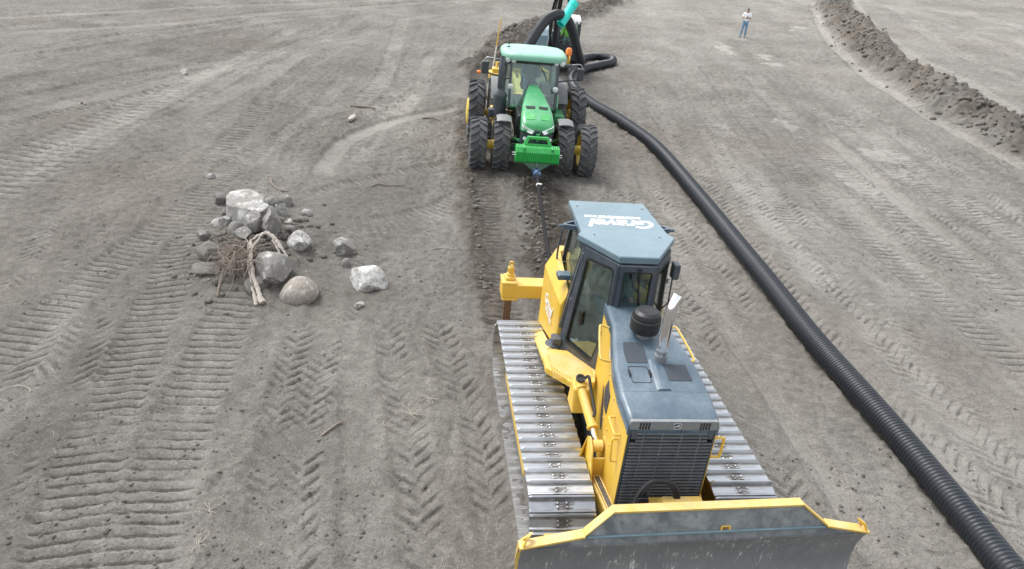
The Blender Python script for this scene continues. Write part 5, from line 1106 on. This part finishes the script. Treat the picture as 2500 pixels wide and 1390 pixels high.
kf = [0.0, .12, .85, 1.0, .85]
rad = [PR-.024+.024*kf[i % 5] for i in range(len(C))]
mb = MB(); mb.tube(C, rad, 26)
pip = mb.build('drain_pipe', 'pipe', smooth=179, recalc=False)
tag(pip, 'long black corrugated drainage pipe snaking over the soil and arching up behind the tractor', 'pipe')
st = [c for i, c in enumerate(C) if i % 40 == 0]; st = [c for c in st if c.y < 37 and c.z > .9]
mb = MB(); off = [Vector((0, -.212, .06))]*len(st); mb.tube([a+o for a, o in zip(st, off)], .011, 6); mb.build('print_line', 'straw', pip, recalc=False)
# ground-hugging soil fillet would be part of ground; cyan tube hangs from the dipper arm
cy = MB(); A_, B_ = Vector((.90, 33.10, 2.93)), Vector((1.40, 33.7, 3.80)); d = (B_-A_)
cy.tube([A_, A_+d*.80, A_+d*.82, A_+d*.84, A_+d*.90, A_+d*.92, B_], [.19, .19, .212, .212, .212, .216, .216], 24, caps=False)
cy.tube([B_, A_+d*.5, A_], [.202, .178, .178], 24, caps=False)
tag(cy.build('cyan_tube', 'cyan', smooth=40, recalc=False), 'short bright cyan plastic tube with flared end hanging beside the pipe arch', 'tube')
hk = MB(); hk.tube(catmull([(1.17, 33.70, 3.36), (1.30, 33.82, 3.62), (1.29, 33.80, 3.9), (1.22, 33.76, 4.2)], 5), .06, 8); tag(hk.build('lifting_strap', 'black', smooth=60), 'black strap running up out of the cyan tube', 'strap')
# ---------------------------------------------------------------- tow rod between tractor and dozer
ta = R(6.59); tl = lambda x, F, z: Vector((x*math.cos(ta)+F*math.sin(ta), 23.48+x*math.sin(ta)-F*math.cos(ta), z))
da = R(8.97); dl = lambda x, F, z: Vector((1.71+x*math.cos(da)+F*math.sin(da), 8.95+x*math.sin(da)-F*math.cos(da), z))
p0 = tl(-.01, 3.10, .60); p1 = dl(-.42, -3.36, 1.12); dv = (p1-p0).normalized()
rod = MB(); s0 = p0+dv*.62; pts = [s0.lerp(p1, k/12)-Vector((0, 0, .10*math.sin(math.pi*k/12))) for k in range(13)]; rod.tube(pts, .048, 12)
rd = tag(rod.build('tow_line', 'tow', smooth=60), 'thick black tow line stretched from the tractor to the bulldozer', 'tow line')
tg = MB(); q = s0.lerp(p1, .115)-Vector((0, 0, .04)); tg.tube([q-dv*.05, q+dv*.05], .058, 12); tg.bar(q+Vector((0, 0, .06)), q+Vector((.09, -.02, .05)), .06, .012); tg.build('white_tag', 'white', rd)
sh = empty('tow_shackle', p0); tag(sh, 'blue steel swivel shackle joining the tow line to the green tow plate', 'shackle')
def S(p): return Vector(p)-p0
for nm, a_, b_, r_, mt in (('shackle_bow', p0-dv*.02, p0+dv*.18, .10, 'blue_steel'), ('swivel_body', p0+dv*.20, p0+dv*.44, .075, 'blue_steel'), ('swivel_jaw', p0+dv*.42, p0+dv*.64, .095, 'blue_steel')):
    m_ = MB(); sd = dv.cross(Vector((0, 0, 1))).normalized()
    if nm == 'swivel_body': m_.tube([S(a_), S(a_)+dv*.03, S(b_)-dv*.03, S(b_)], [r_*.7, r_, r_, r_*.7], 14)
    else:
        for e in (-1, 1): m_.bar(S(a_)+sd*e*r_*.75, S(b_)+sd*e*r_*.75, .05, .11)
        m_.tube([S(a_.lerp(b_, .5))-sd*r_*1.2, S(a_.lerp(b_, .5))+sd*r_*1.2], .035, 10)
    m_.build(nm, mt, sh, smooth=40)
m_ = MB(); m_.tube([S(p0)+Vector((0, .05, -.06)), S(p0)+Vector((0, .05, .18))], .025, 10); m_.build('shackle_pin', 'galv', sh, smooth=40)

# ---------------------------------------------------------------- people
def skin_mesh(name, chains, mat, parent, sub=1):
    """chains: list of [(key, (x,y,z), r) ...]; equal keys are the same joint. One continuous skinned surface."""
    bm = bmesh.new(); lay = bm.verts.layers.skin.verify(); vs = {}
    for ch in chains:
        prev = None
        for key, co, r in ch:
            if key not in vs:
                v = bm.verts.new(co); vs[key] = v; v[lay].radius = (r, r) if isinstance(r, (int, float)) else r
            v = vs[key]
            if prev is not None and bm.edges.get((prev, v)) is None: bm.edges.new((prev, v))
            prev = v
    vs[chains[0][0][0]][lay].use_root = True
    me = bpy.data.meshes.new(name); bm.to_mesh(me); bm.free(); me.materials.append(M[mat])
    o = bpy.data.objects.new(name, me); COL.objects.link(o); o.parent = parent
    s = o.modifiers.new('skin', 'SKIN'); s.use_smooth_shade = True
    o.modifiers.new('sub', 'SUBSURF').levels = sub; o.modifiers['sub'].render_levels = sub
    return o
def person(loc, rz, J, label, shirt, trousers, shoes='shoe', sleeves=.55, sub=2):
    """J: joint positions, figure faces -y"""
    P = empty('person', loc, rz); tag(P, label, 'person')
    V_ = {k: Vector(v) for k, v in J.items()}
    hd = V_['head']; nk = V_['neck']; up = (hd-nk).normalized()
    face = V_.get('face', Vector((0, -1, -.15))).normalized()
    body = [[('pel', V_['pel'], .13), ('wst', V_['pel'].lerp(V_['chest'], .5), .12), ('chest', V_['chest'], .135), ('nk0', nk-up*.05, .065), ('nk', nk+up*.03, .052), ('jaw', hd-up*.07+face*.015, .072), ('mid', hd, (.088, .10)), ('top', hd+up*.075-face*.01, .070)],
            [('jaw', 0, 0), ('nose', hd-up*.015+face*.10, .016)]]
    for sx, s in ((-1, 'l'), (1, 'r')):
        sh, el, wr = V_['sh'+s], V_['el'+s], V_['wr'+s]
        fd = (wr-el).normalized(); side = Vector((-sx, 0, 0)); side = (side-fd*side.dot(fd)).normalized(); pal = wr+fd*.06
        body.append([('chest', 0, 0), ('sh'+s, sh, .062), ('ua'+s, sh.lerp(el, .45), .052), ('el'+s, el, .042), ('fa'+s, el.lerp(wr, .4), .042), ('wr'+s, wr, .028), ('pa'+s, pal, (.035, .022))])
        dn = Vector((0, 0, -1)); dn = (dn-fd*dn.dot(fd)); dn = dn.normalized() if dn.length > .2 else Vector((0, -1, 0))
        for k, (o_, L) in enumerate(((-.026, .062), (-.009, .075), (.009, .070), (.026, .055))):
            a = pal+fd*.03+side*o_; b_ = a+fd*L*.5+dn*.008; c_ = b_+fd*L*.35+dn*.025
            body.append([('pa'+s, 0, 0), ('f%d%sa' % (k, s), a, .009), ('f%d%sb' % (k, s), b_, .0085), ('f%d%sc' % (k, s), c_, .0075)])
        body.append([('pa'+s, 0, 0), ('t%sa' % s, wr+fd*.03+side*.035, .011), ('t%sb' % s, wr+fd*.07+side*.055+dn*.01, .009)])
        hp, kn, an, to = V_['hip'+s], V_['kn'+s], V_['an'+s], V_['to'+s]
        body.append([('pel', 0, 0), ('hip'+s, hp, .095), ('th'+s, hp.lerp(kn, .5), .08), ('kn'+s, kn, .06), ('ca'+s, kn.lerp(an, .35), .056), ('an'+s, an, .04), ('to'+s, to, .035)])
    skin_mesh('body', body, 'skin', P, 1)
    sc = [[('pel', V_['pel']+Vector((0, 0, -.03)), .165), ('wst', V_['pel'].lerp(V_['chest'], .45), .155), ('chest', V_['chest'], .165), ('col', nk-up*.06, .085)]]
    for s in 'lr': sc.append([('chest', 0, 0), ('sh'+s, V_['sh'+s], .085), ('ua'+s, V_['sh'+s].lerp(V_['el'+s], .6), .075), ('ue'+s, V_['sh'+s].lerp(V_['el'+s], .6+.4*sleeves), .066)]+([('fs'+s, V_['el'+s].lerp(V_['wr'+s], .75), .050)] if sleeves >= 1 else []))
    skin_mesh('shirt', sc, shirt, P, sub)
    tr = [[('pel', V_['pel']+Vector((0, 0, -.02)), .15)]]
    for s in 'lr': tr.append([('pel', 0, 0), ('hip'+s, V_['hip'+s], .105), ('th'+s, V_['hip'+s].lerp(V_['kn'+s], .5), .098), ('kn'+s, V_['kn'+s], .08), ('ca'+s, V_['kn'+s].lerp(V_['an'+s], .5), .075), ('an'+s, V_['an'+s]+Vector((0, 0, .02)), .068)])
    skin_mesh('trousers', tr, trousers, P, sub)
    for s in 'lr':
        skin_mesh('shoe', [[('a', V_['an'+s]+Vector((0, .03, -.02)), .055), ('b', V_['an'+s].lerp(V_['to'+s], .6), .052), ('c', V_['to'+s]+(V_['to'+s]-V_['an'+s]).normalized()*.03, .042)]], shoes, P, sub)
    skin_mesh('hair', [[('a', hd+up*.03-face*.055, .075), ('b', hd+up*.085-face*.02, .082), ('c', hd+up*.075+face*.045, .05)]], 'hair', P, sub)
    for sx in (-1, 1):
        m_ = MB(); right = up.cross(face).normalized(); c = hd+up*.012+face*.088+right*sx*.034; m_.lathe(c, face, [(.004, -.01), (.012, 0), (.008, .006), (.002, .008)], 8); m_.build('eye', 'hair', P)
        m_ = MB(); c = hd-up*.01+right*sx*.090-face*.01; m_.lathe(c, right*sx, [(.012, 0), (.026, .008), (.02, .016)], 8); m_.build('ear', 'skin', P)
    m_ = MB(); c = hd-up*.06+face*.088; right = up.cross(face).normalized(); m_.bar(c-right*.025, c+right*.025, .012, .010); m_.build('mouth', 'rust', P)
    return P
px, py = 13.79, 53.3
k = 1.03
stand = dict(pel=(0, 0, .98), chest=(0, -.01, 1.34), neck=(0, -.02, 1.58), head=(0, -.07, 1.70), face=(0, -1, -.75),
    shl=(-.19, 0, 1.49), shr=(.19, 0, 1.49), ell=(-.30, -.02, 1.20), elr=(.30, -.02, 1.20), wrl=(-.08, -.27, 1.24), wrr=(.08, -.27, 1.26),
    hipl=(-.10, 0, .93), hipr=(.10, 0, .93), knl=(-.13, -.02, .50), knr=(.11, -.03, .50), anl=(-.17, .02, .08), anr=(.12, -.01, .08), tol=(-.23, -.15, .04), tor=(.14, -.20, .04))
pp = person((px, py, gz(px, py)+.01), R(-8), stand, 'person in loose white shirt and blue jeans standing on bare soil with phone', 'shirt_white', 'jeans', sleeves=.75)
ph = MB(); ph.box(-.04, .04, -.40, -.385, 1.22, 1.36); pho = ph.build('phone', 'black', bevel=.005); pho.parent = None
pho.location = pp.location; pho.rotation_euler = pp.rotation_euler; tag(pho, 'small dark phone held in both hands by the standing person', 'phone')
seated = dict(pel=(0, .05, .12), chest=(0, .12, .47), neck=(0, .09, .69), head=(0, .06, .83), face=(0, -1, -.1),
    shl=(-.20, .10, .60), shr=(.20, .10, .60), ell=(-.30, .0, .34), elr=(.31, -.02, .34), wrl=(-.34, -.24, .30), wrr=(.30, -.27, .28),
    hipl=(-.10, .0, .10), hipr=(.10, .0, .10), knl=(-.16, -.46, .14), knr=(.15, -.46, .14), anl=(-.17, -.56, -.33), anr=(.16, -.58, -.33), tol=(-.18, -.74, -.37), tor=(.17, -.76, -.37))
turned = dict(seated); turned.update(head=(.03, .06, .83), face=(.8, -.7, -.1), wrl=(-.36, -.20, .42), ell=(-.34, .05, .36))
def at(E_, x, F, z): return E_.location+Matrix.Rotation(E_.rotation_euler.z, 3, 'Z') @ Vector((x, -F, z))
person(at(DZ, -.02, -1.30, 1.78), DZ.rotation_euler.z, turned, 'person in dark green shirt and teal jeans seated in the bulldozer cab', 'shirt_green', 'jeans', sleeves=1)
drv = dict(seated); drv.update(wrl=(-.14, -.50, .36), wrr=(.14, -.50, .36), ell=(-.27, -.20, .34), elr=(.27, -.20, .34))
person(at(TZ, 0.0, -1.02, 2.13), TZ.rotation_euler.z, drv, 'person in dusty blue clothes at the wheel inside the tractor cab', 'shirt_blue', 'jeans', sleeves=1)
person((1.46, 38.25, 1.52), 0, seated, 'person in lime green work shirt seated in the excavator cab', 'lime', 'jeans', sleeves=1)

# ---------------------------------------------------------------- field stones
def rock(loc, r, mat, label, ang=.6, seed=0, rot=0, tilt=0, cat='rock', group='stones of the rock pile', sub=3, taper=0):
    rng = random.Random(seed); nr = np.random.RandomState(seed+99)
    bm = bmesh.new(); bmesh.ops.create_icosphere(bm, subdivisions=sub, radius=1)
    planes = []
    for k in range(int(6+11*ang)):
        n = Vector((rng.gauss(0, 1), rng.gauss(0, 1), rng.gauss(0, .8))).normalized(); planes.append((n, rng.uniform(.50, .78) if ang > .4 else rng.uniform(.78, .92)))
    for v in bm.verts:
        p = v.co.copy()
        for n, d in planes:
            e = p.dot(n)-d
            if e > 0: p -= n*e*(.97 if ang > .4 else .7)
        if taper: p.x *= 1-taper*p.z; p.y *= 1-taper*.6*p.z
        v.co = p
    co = np.array([v.co[:] for v in bm.verts]); nz_ = np.zeros(len(co))
    for sc, am in ((.7, .08), (.3, .05), (.14, .035)):
        nz_ += am*(vn(co[:, 0]+co[:, 2]*.7+seed*3.1, co[:, 1]-co[:, 2]*.6, sc, seed % 50+80))
    for v, e in zip(bm.verts, nz_): v.co *= 1+e
    me = bpy.data.meshes.new('rock'); bm.to_mesh(me); bm.free(); me.materials.append(M[mat]); me.shade_smooth(); me.set_sharp_from_angle(angle=R(28 if ang > .4 else 60))
    o = bpy.data.objects.new('rock', me); COL.objects.link(o); o.location = loc; o.scale = r; o.rotation_euler = (tilt, tilt*.5, rot)
    return tag(o, label, cat, group)
ROCKS = [ # x, y, rx, rz, material, angular, label
 (-6.15, 15.73, .53, .40, 'rock_light', .45, 'largest pale rounded boulder at the back of the rock pile'),
 (-5.84, 15.40, .27, .15, 'rock_white', .8, 'pale crusted slab leaning on the front of the largest boulder'),
 (-5.61, 14.47, .20, .24, 'rock_grey', 1.0, 'grey upright slab with a flat front in the middle of the rock pile'),
 (-5.28, 14.66, .27, .28, 'rock_grey', 1.0, 'broad grey block standing right of the upright slab'),
 (-4.95, 14.10, .15, .13, 'rock_dark', .8, 'small dark block at the foot of the broad grey block'),
 (-4.70, 14.56, .28, .20, 'rock_white', .7, 'white-topped dark rock at the right edge of the pile'),
 (-5.62, 16.40, .17, .19, 'rock_white', 1.0, 'small white angular block right of the largest boulder'),
 (-5.80, 17.16, .18, .15, 'rock_dark', .9, 'dark pointed rock with a white tip at the back right of the pile'),
 (-6.09, 16.92, .21, .17, 'rock_dark', .7, 'dark rounded rock just behind the largest boulder'),
 (-7.30, 16.87, .17, .13, 'rock_dark', .8, 'dark rock with a white patch at the back left of the pile'),
 (-5.11, 16.65, .10, .07, 'rock_light', .1, 'small egg-shaped pale stone on bare soil beyond the pile'),
 (-3.75, 14.95, .24, .20, 'rock_grey', 1.0, 'grey wedge-shaped rock lying alone between pile and pale block'),
 (-3.60, 14.37, .085, .10, 'rock_grey', .1, 'small upright egg-shaped stone below the grey wedge'),
 (-2.88, 13.55, .35, .29, 'rock_pale', .9, 'big white-speckled block lying alone right of the rock pile'),
 (-4.08, 12.69, .28, .20, 'rock_pink', .35, 'buff smooth three-cornered stone at the front of the pile'),
 (-4.74, 13.09, .40, .27, 'rock_grey', .42, 'large smooth grey boulder beside the bleached roots'),
 (-2.90, 12.58, .085, .075, 'rock_light', .5, 'fist-sized pale stone alone in front of the white-speckled block'),
 (-6.75, 15.45, .20, .11, 'rock_white', .8, 'low white-streaked stone left of the largest boulder'),
 (-6.47, 15.20, .18, .12, 'rock_grey', .5, 'low rounded grey stone under the left side of the largest boulder'),
 (-5.95, 14.48, .28, .15, 'rock_dark', .7, 'dark flat rock left of the upright slab'),
 (-6.30, 13.62, .24, .17, 'rock_dark', .6, 'dark half-buried rock at the left edge of the pile'),
 (-6.08, 13.10, .24, .09, 'rock_dark', .6, 'dark flat stone at the lower left corner of the pile'),
 (-5.70, 14.10, .19, .10, 'rock_grey', .7, 'grey stone lying just above the root tangle'),
 (-5.25, 15.70, .09, .07, 'rock_white', .8, 'tiny white stone right of the crusted slab'),
 (-6.45, 17.22, .16, .11, 'rock_grey', .7, 'grey stone topping the far end of the pile'),
 (-4.97, 12.72, .21, .12, 'rock_dark', .5, 'dark stone under the thick bleached root'),
 (-5.05, 15.15, .17, .11, 'rock_dark', .8, 'dark chunk between the broad block and the tiny white stone'),
 (-6.75, 14.6, .16, .10, 'rock_dark', .7, 'dark lump on the left flank of the pile above the half-buried rock'),
 (-6.9, 16.2, .13, .09, 'rock_dark', .7, 'small dark lump left of the largest boulder near the track prints'),
 (-14.0, 29.96, .17, .11, 'rock_white', .7, 'lone white stone far out on the open soil at upper left'),
 (-8.25, 18.65, .10, .08, 'rock_white', .8, 'small white stone on bare soil up-left of the pile')]
for i, (x, y, rx, rz_, mt, ang, lab) in enumerate(ROCKS):
    rng = random.Random(i*7+3); g0 = gz(x, y); z = g0+rz_*(.28 if i < 29 and i not in (0, 13, 14, 15) else .40)
    if i == 1: z = g0+.24
    if i in (2, 3): z = g0+.16
    rock((x, y, z), (rx*1.42, rx*rng.uniform(1.15, 1.35), rz_*1.55), mt, lab, ang, i*13+5, rng.uniform(0, 6.28) if i not in (0, 14) else .4, rng.uniform(-.25, .25), group='stones of the rock pile' if i < 29 and i not in (10, 11, 12, 13, 16) else 'stray stones on the soil', taper=.3 if i == 14 else 0)
# small chips of stone around the pile
pts = []; rng = random.Random(77)
for k in range(160):
    x, y = -5.6+rng.gauss(0, 1.2), 14.6+rng.gauss(0, 1.4); pts.append((x, y, gz(x, y)))
cp = []
for k in range(520):
    x, y = -5.6+rng.gauss(0, .52), 14.4+rng.gauss(0, .85); cp.append((x, y, gz(x, y)))
scatter('pile_clods', cp, .02, .10, 'clod', 'brown-grey clods of soil packed between the stones of the rock pile', 'clods', .7, 33)
scatter('stone_chips', pts, .012, .045, 'rock_grey', 'small pale stone chips lying among and around the rock pile', 'stone chips', .7, 31)
# ---------------------------------------------------------------- roots, sticks, dry weeds
RT = empty('uprooted_stump', (-5.2, 13.2, 0)); tag(RT, 'tangle of dry roots and bleached split wood lying on the rock pile', 'stump')
def rt(p): return Vector(p)-Vector((-5.2, 13.2, 0))
g0 = gz(-5.2, 13.2)
LOGS = (([(-5.42, 13.80, .62), (-5.30, 13.45, .56), (-5.12, 13.0, .40), (-4.88, 12.55, .24), (-4.64, 12.17, .12)], [.03, .045, .045, .05, .075], 'wood'),
    ([(-5.46, 13.75, .54), (-5.33, 13.4, .50), (-5.16, 12.97, .36), (-4.95, 12.53, .19), (-4.74, 12.13, .07)], [.02, .03, .035, .035, .055], 'wood'),
    ([(-5.42, 13.85, .60), (-5.22, 14.05, .68), (-5.0, 13.95, .66), (-4.80, 13.75, .56), (-4.60, 13.58, .42)], [.025, .045, .05, .045, .025], 'wood'),
    ([(-5.0, 13.90, .62), (-4.82, 13.68, .50), (-4.66, 13.50, .36)], [.03, .03, .012], 'wood'),
    ([(-5.45, 13.05, .26), (-5.2, 13.22, .42), (-4.95, 13.38, .54)], [.012, .022, .014], 'wood'),
    ([(-5.30, 13.5, .55), (-5.22, 13.75, .70), (-5.14, 13.95, .80)], [.035, .025, .012], 'wood'),
    ([(-5.36, 13.6, .55), (-5.48, 13.72, .66), (-5.62, 13.76, .70)], [.03, .02, .01], 'wood'),
    ([(-5.75, 13.7, .50), (-5.72, 13.3, .44), (-5.66, 12.8, .24), (-5.56, 12.3, .08)], [.015, .02, .02, .012], 'root'),
    ([(-5.6, 13.5, .46), (-5.55, 13.1, .34), (-5.42, 12.8, .2), (-5.40, 12.45, .06)], [.02, .02, .015, .01], 'root'),
    ([(-5.9, 13.9, .42), (-5.7, 13.7, .5), (-5.5, 13.6, .52)], [.015, .03, .03], 'root'))
for li, (pts_, rs, mt) in enumerate(LOGS):
    c = catmull(pts_, 8); n = len(c); rg = random.Random(li); m_ = MB(); ph_ = rg.random()*6
    c = [p+Vector((rg.gauss(0, .006), rg.gauss(0, .006), rg.gauss(0, .005)+g0-.22)) for p in c]
    rr = [float(np.interp(k/(n-1), np.linspace(0, 1, len(rs)), rs))*.85*(1+.12*math.sin(k*.9+ph_)) for k in range(n)]
    m_.tube([rt(p) for p in c], rr, 6, flat=.6); m_.build('split_wood' if mt == 'wood' else 'main_root', mt, RT, smooth=30)
rng = random.Random(12); m_ = MB()
for k in range(240):
    p = Vector((-5.45+rng.gauss(0, .20), 13.35+rng.gauss(0, .28), g0+.12+rng.random()*.30)); pts_ = [p]; a = rng.random()*6.28; d = Vector((math.cos(a)-.35, math.sin(a)-.5, rng.gauss(-.15, .4))).normalized(); L = .08+.12*rng.random()
    for j in range(5):
        d = (d+Vector((rng.gauss(0, .4), rng.gauss(0, .4), rng.gauss(-.05, .35)))).normalized(); q_ = pts_[-1]+d*L; q_.z = max(q_.z, gz(q_.x, q_.y)+.01); pts_.append(q_)
    r0 = .004+.011*rng.random()**3; m_.tube([rt(q_) for q_ in pts_], [r0*(1-j/6.5) for j in range(6)], 5)
o = m_.build('fine_roots', 'root', RT, recalc=False); o['kind'] = 'stuff'
def stick(pts_, r, lab, mt='root', nm='stick', cat='stick'):
    c = catmull([(x, y, gz(x, y)+r*.8+dz) for x, y, dz in pts_], 5); m_ = MB(); n = len(c)
    m_.tube(c, [r*(1.1-.5*i/n) for i in range(n)], 6); return tag(m_.build(nm, mt, smooth=60), lab, cat)
stick([(-6.75, 18.9, .0), (-6.6, 18.5, .04), (-6.35, 18.2, .0), (-6.05, 18.1, 0)], .022, 'thin curved brown twig on the soil just behind the rock pile')
stick([(-4.1, 19.2, 0), (-3.95, 19.45, .02), (-3.6, 19.40, .03), (-3.25, 19.6, 0)], .018, 'thin forked-looking twig on the smooth soil between pile and tractor')
stick([(-6.6, 27.2, 0), (-6.1, 27.4, .02), (-5.7, 27.35, 0)], .035, 'dark short branch lying beyond the curved tyre track')
stick([(-3.85, 26.7, 0), (-3.5, 26.8, .02), (-3.1, 26.75, 0)], .03, 'dark stick lying left of the tractor along the churned lane')
stick([(-15.0, 24.4, 0), (-14.8, 24.2, .02), (-14.65, 24.0, 0)], .035, 'short dark stick lying far left on the tracked soil')
stick([(-2.55, 8.65, 0), (-2.42, 8.85, .02), (-2.30, 9.05, .03)], .016, 'short dark splinter of wood between lug prints at lower centre')
stick([(-2.1, 15.5, 0), (-1.75, 15.7, .0), (-1.35, 15.75, 0)], .016, 'pale bent twig across the ribbed track prints left of the tow lane', 'wood')
m_ = MB(); m_.loft([[(-6.15+dx*w, 25.2+dy, gz(-6.1, 25.4)+.03+h_) for dx, h_ in ((-.12, 0), (.12, 0), (.09, .07), (-.09, .07))] for dy, w in ((0, .3), (.25, 1), (.5, .9), (.7, .2))]); tag(m_.build('bark_chunk', 'wood', smooth=40), 'pale curved slab of bark lying on the arc of tyre tracks', 'bark')
c = [(-7.3+.22*math.cos(a), 8.95+.20*math.sin(a)) for a in np.linspace(.3, 5.6, 14)]
stick([(x, y, .03) for x, y in c], .005, 'pale hooped stem on the soil at the left edge of the view', 'straw', 'straw_hoop', 'straw hoop')
def weed(x, y, s, n, lab, seed):
    rng = random.Random(seed); m_ = MB(); z = gz(x, y)
    for k in range(n):
        a = rng.random()*6.28; p = Vector((x+rng.gauss(0, .02), y+rng.gauss(0, .02), z)); d = Vector((math.cos(a), math.sin(a), .35+.5*rng.random())).normalized(); pts_ = [p]
        for j in range(4): d = (d+Vector((rng.gauss(0, .25), rng.gauss(0, .25), -.12))).normalized(); pts_.append(pts_[-1]+d*s*.28)
        m_.tube(pts_, [.0036, .0032, .003, .0025, .002], 4)
        for j in (2, 3, 4):
            e = Vector((rng.gauss(0, 1), rng.gauss(0, 1), rng.random()*.8)).normalized(); m_.tube([pts_[j], pts_[j]+e*s*.18], [.003, .002], 3)
    tag(m_.build('dry_weed', 'straw', recalc=False), lab, 'weed', 'dry weeds on the soil')
weed(-1.36, 9.38, .20, 26, 'largest pale dry weed clump on the tyre prints left of the bulldozer', 1)
weed(-1.14, 9.78, .13, 14, 'small dry weed just beyond the largest weed clump', 2)
weed(-1.72, 8.95, .10, 8, 'thin scrap of dry weed nearer than the largest weed clump', 3)
weed(-3.53, 6.98, .14, 10, 'dry weed sprig on the pale rut at lower left', 4)
weed(-3.42, 6.45, .16, 14, 'dark straggly dry weed nearest the bottom edge at lower left', 5)
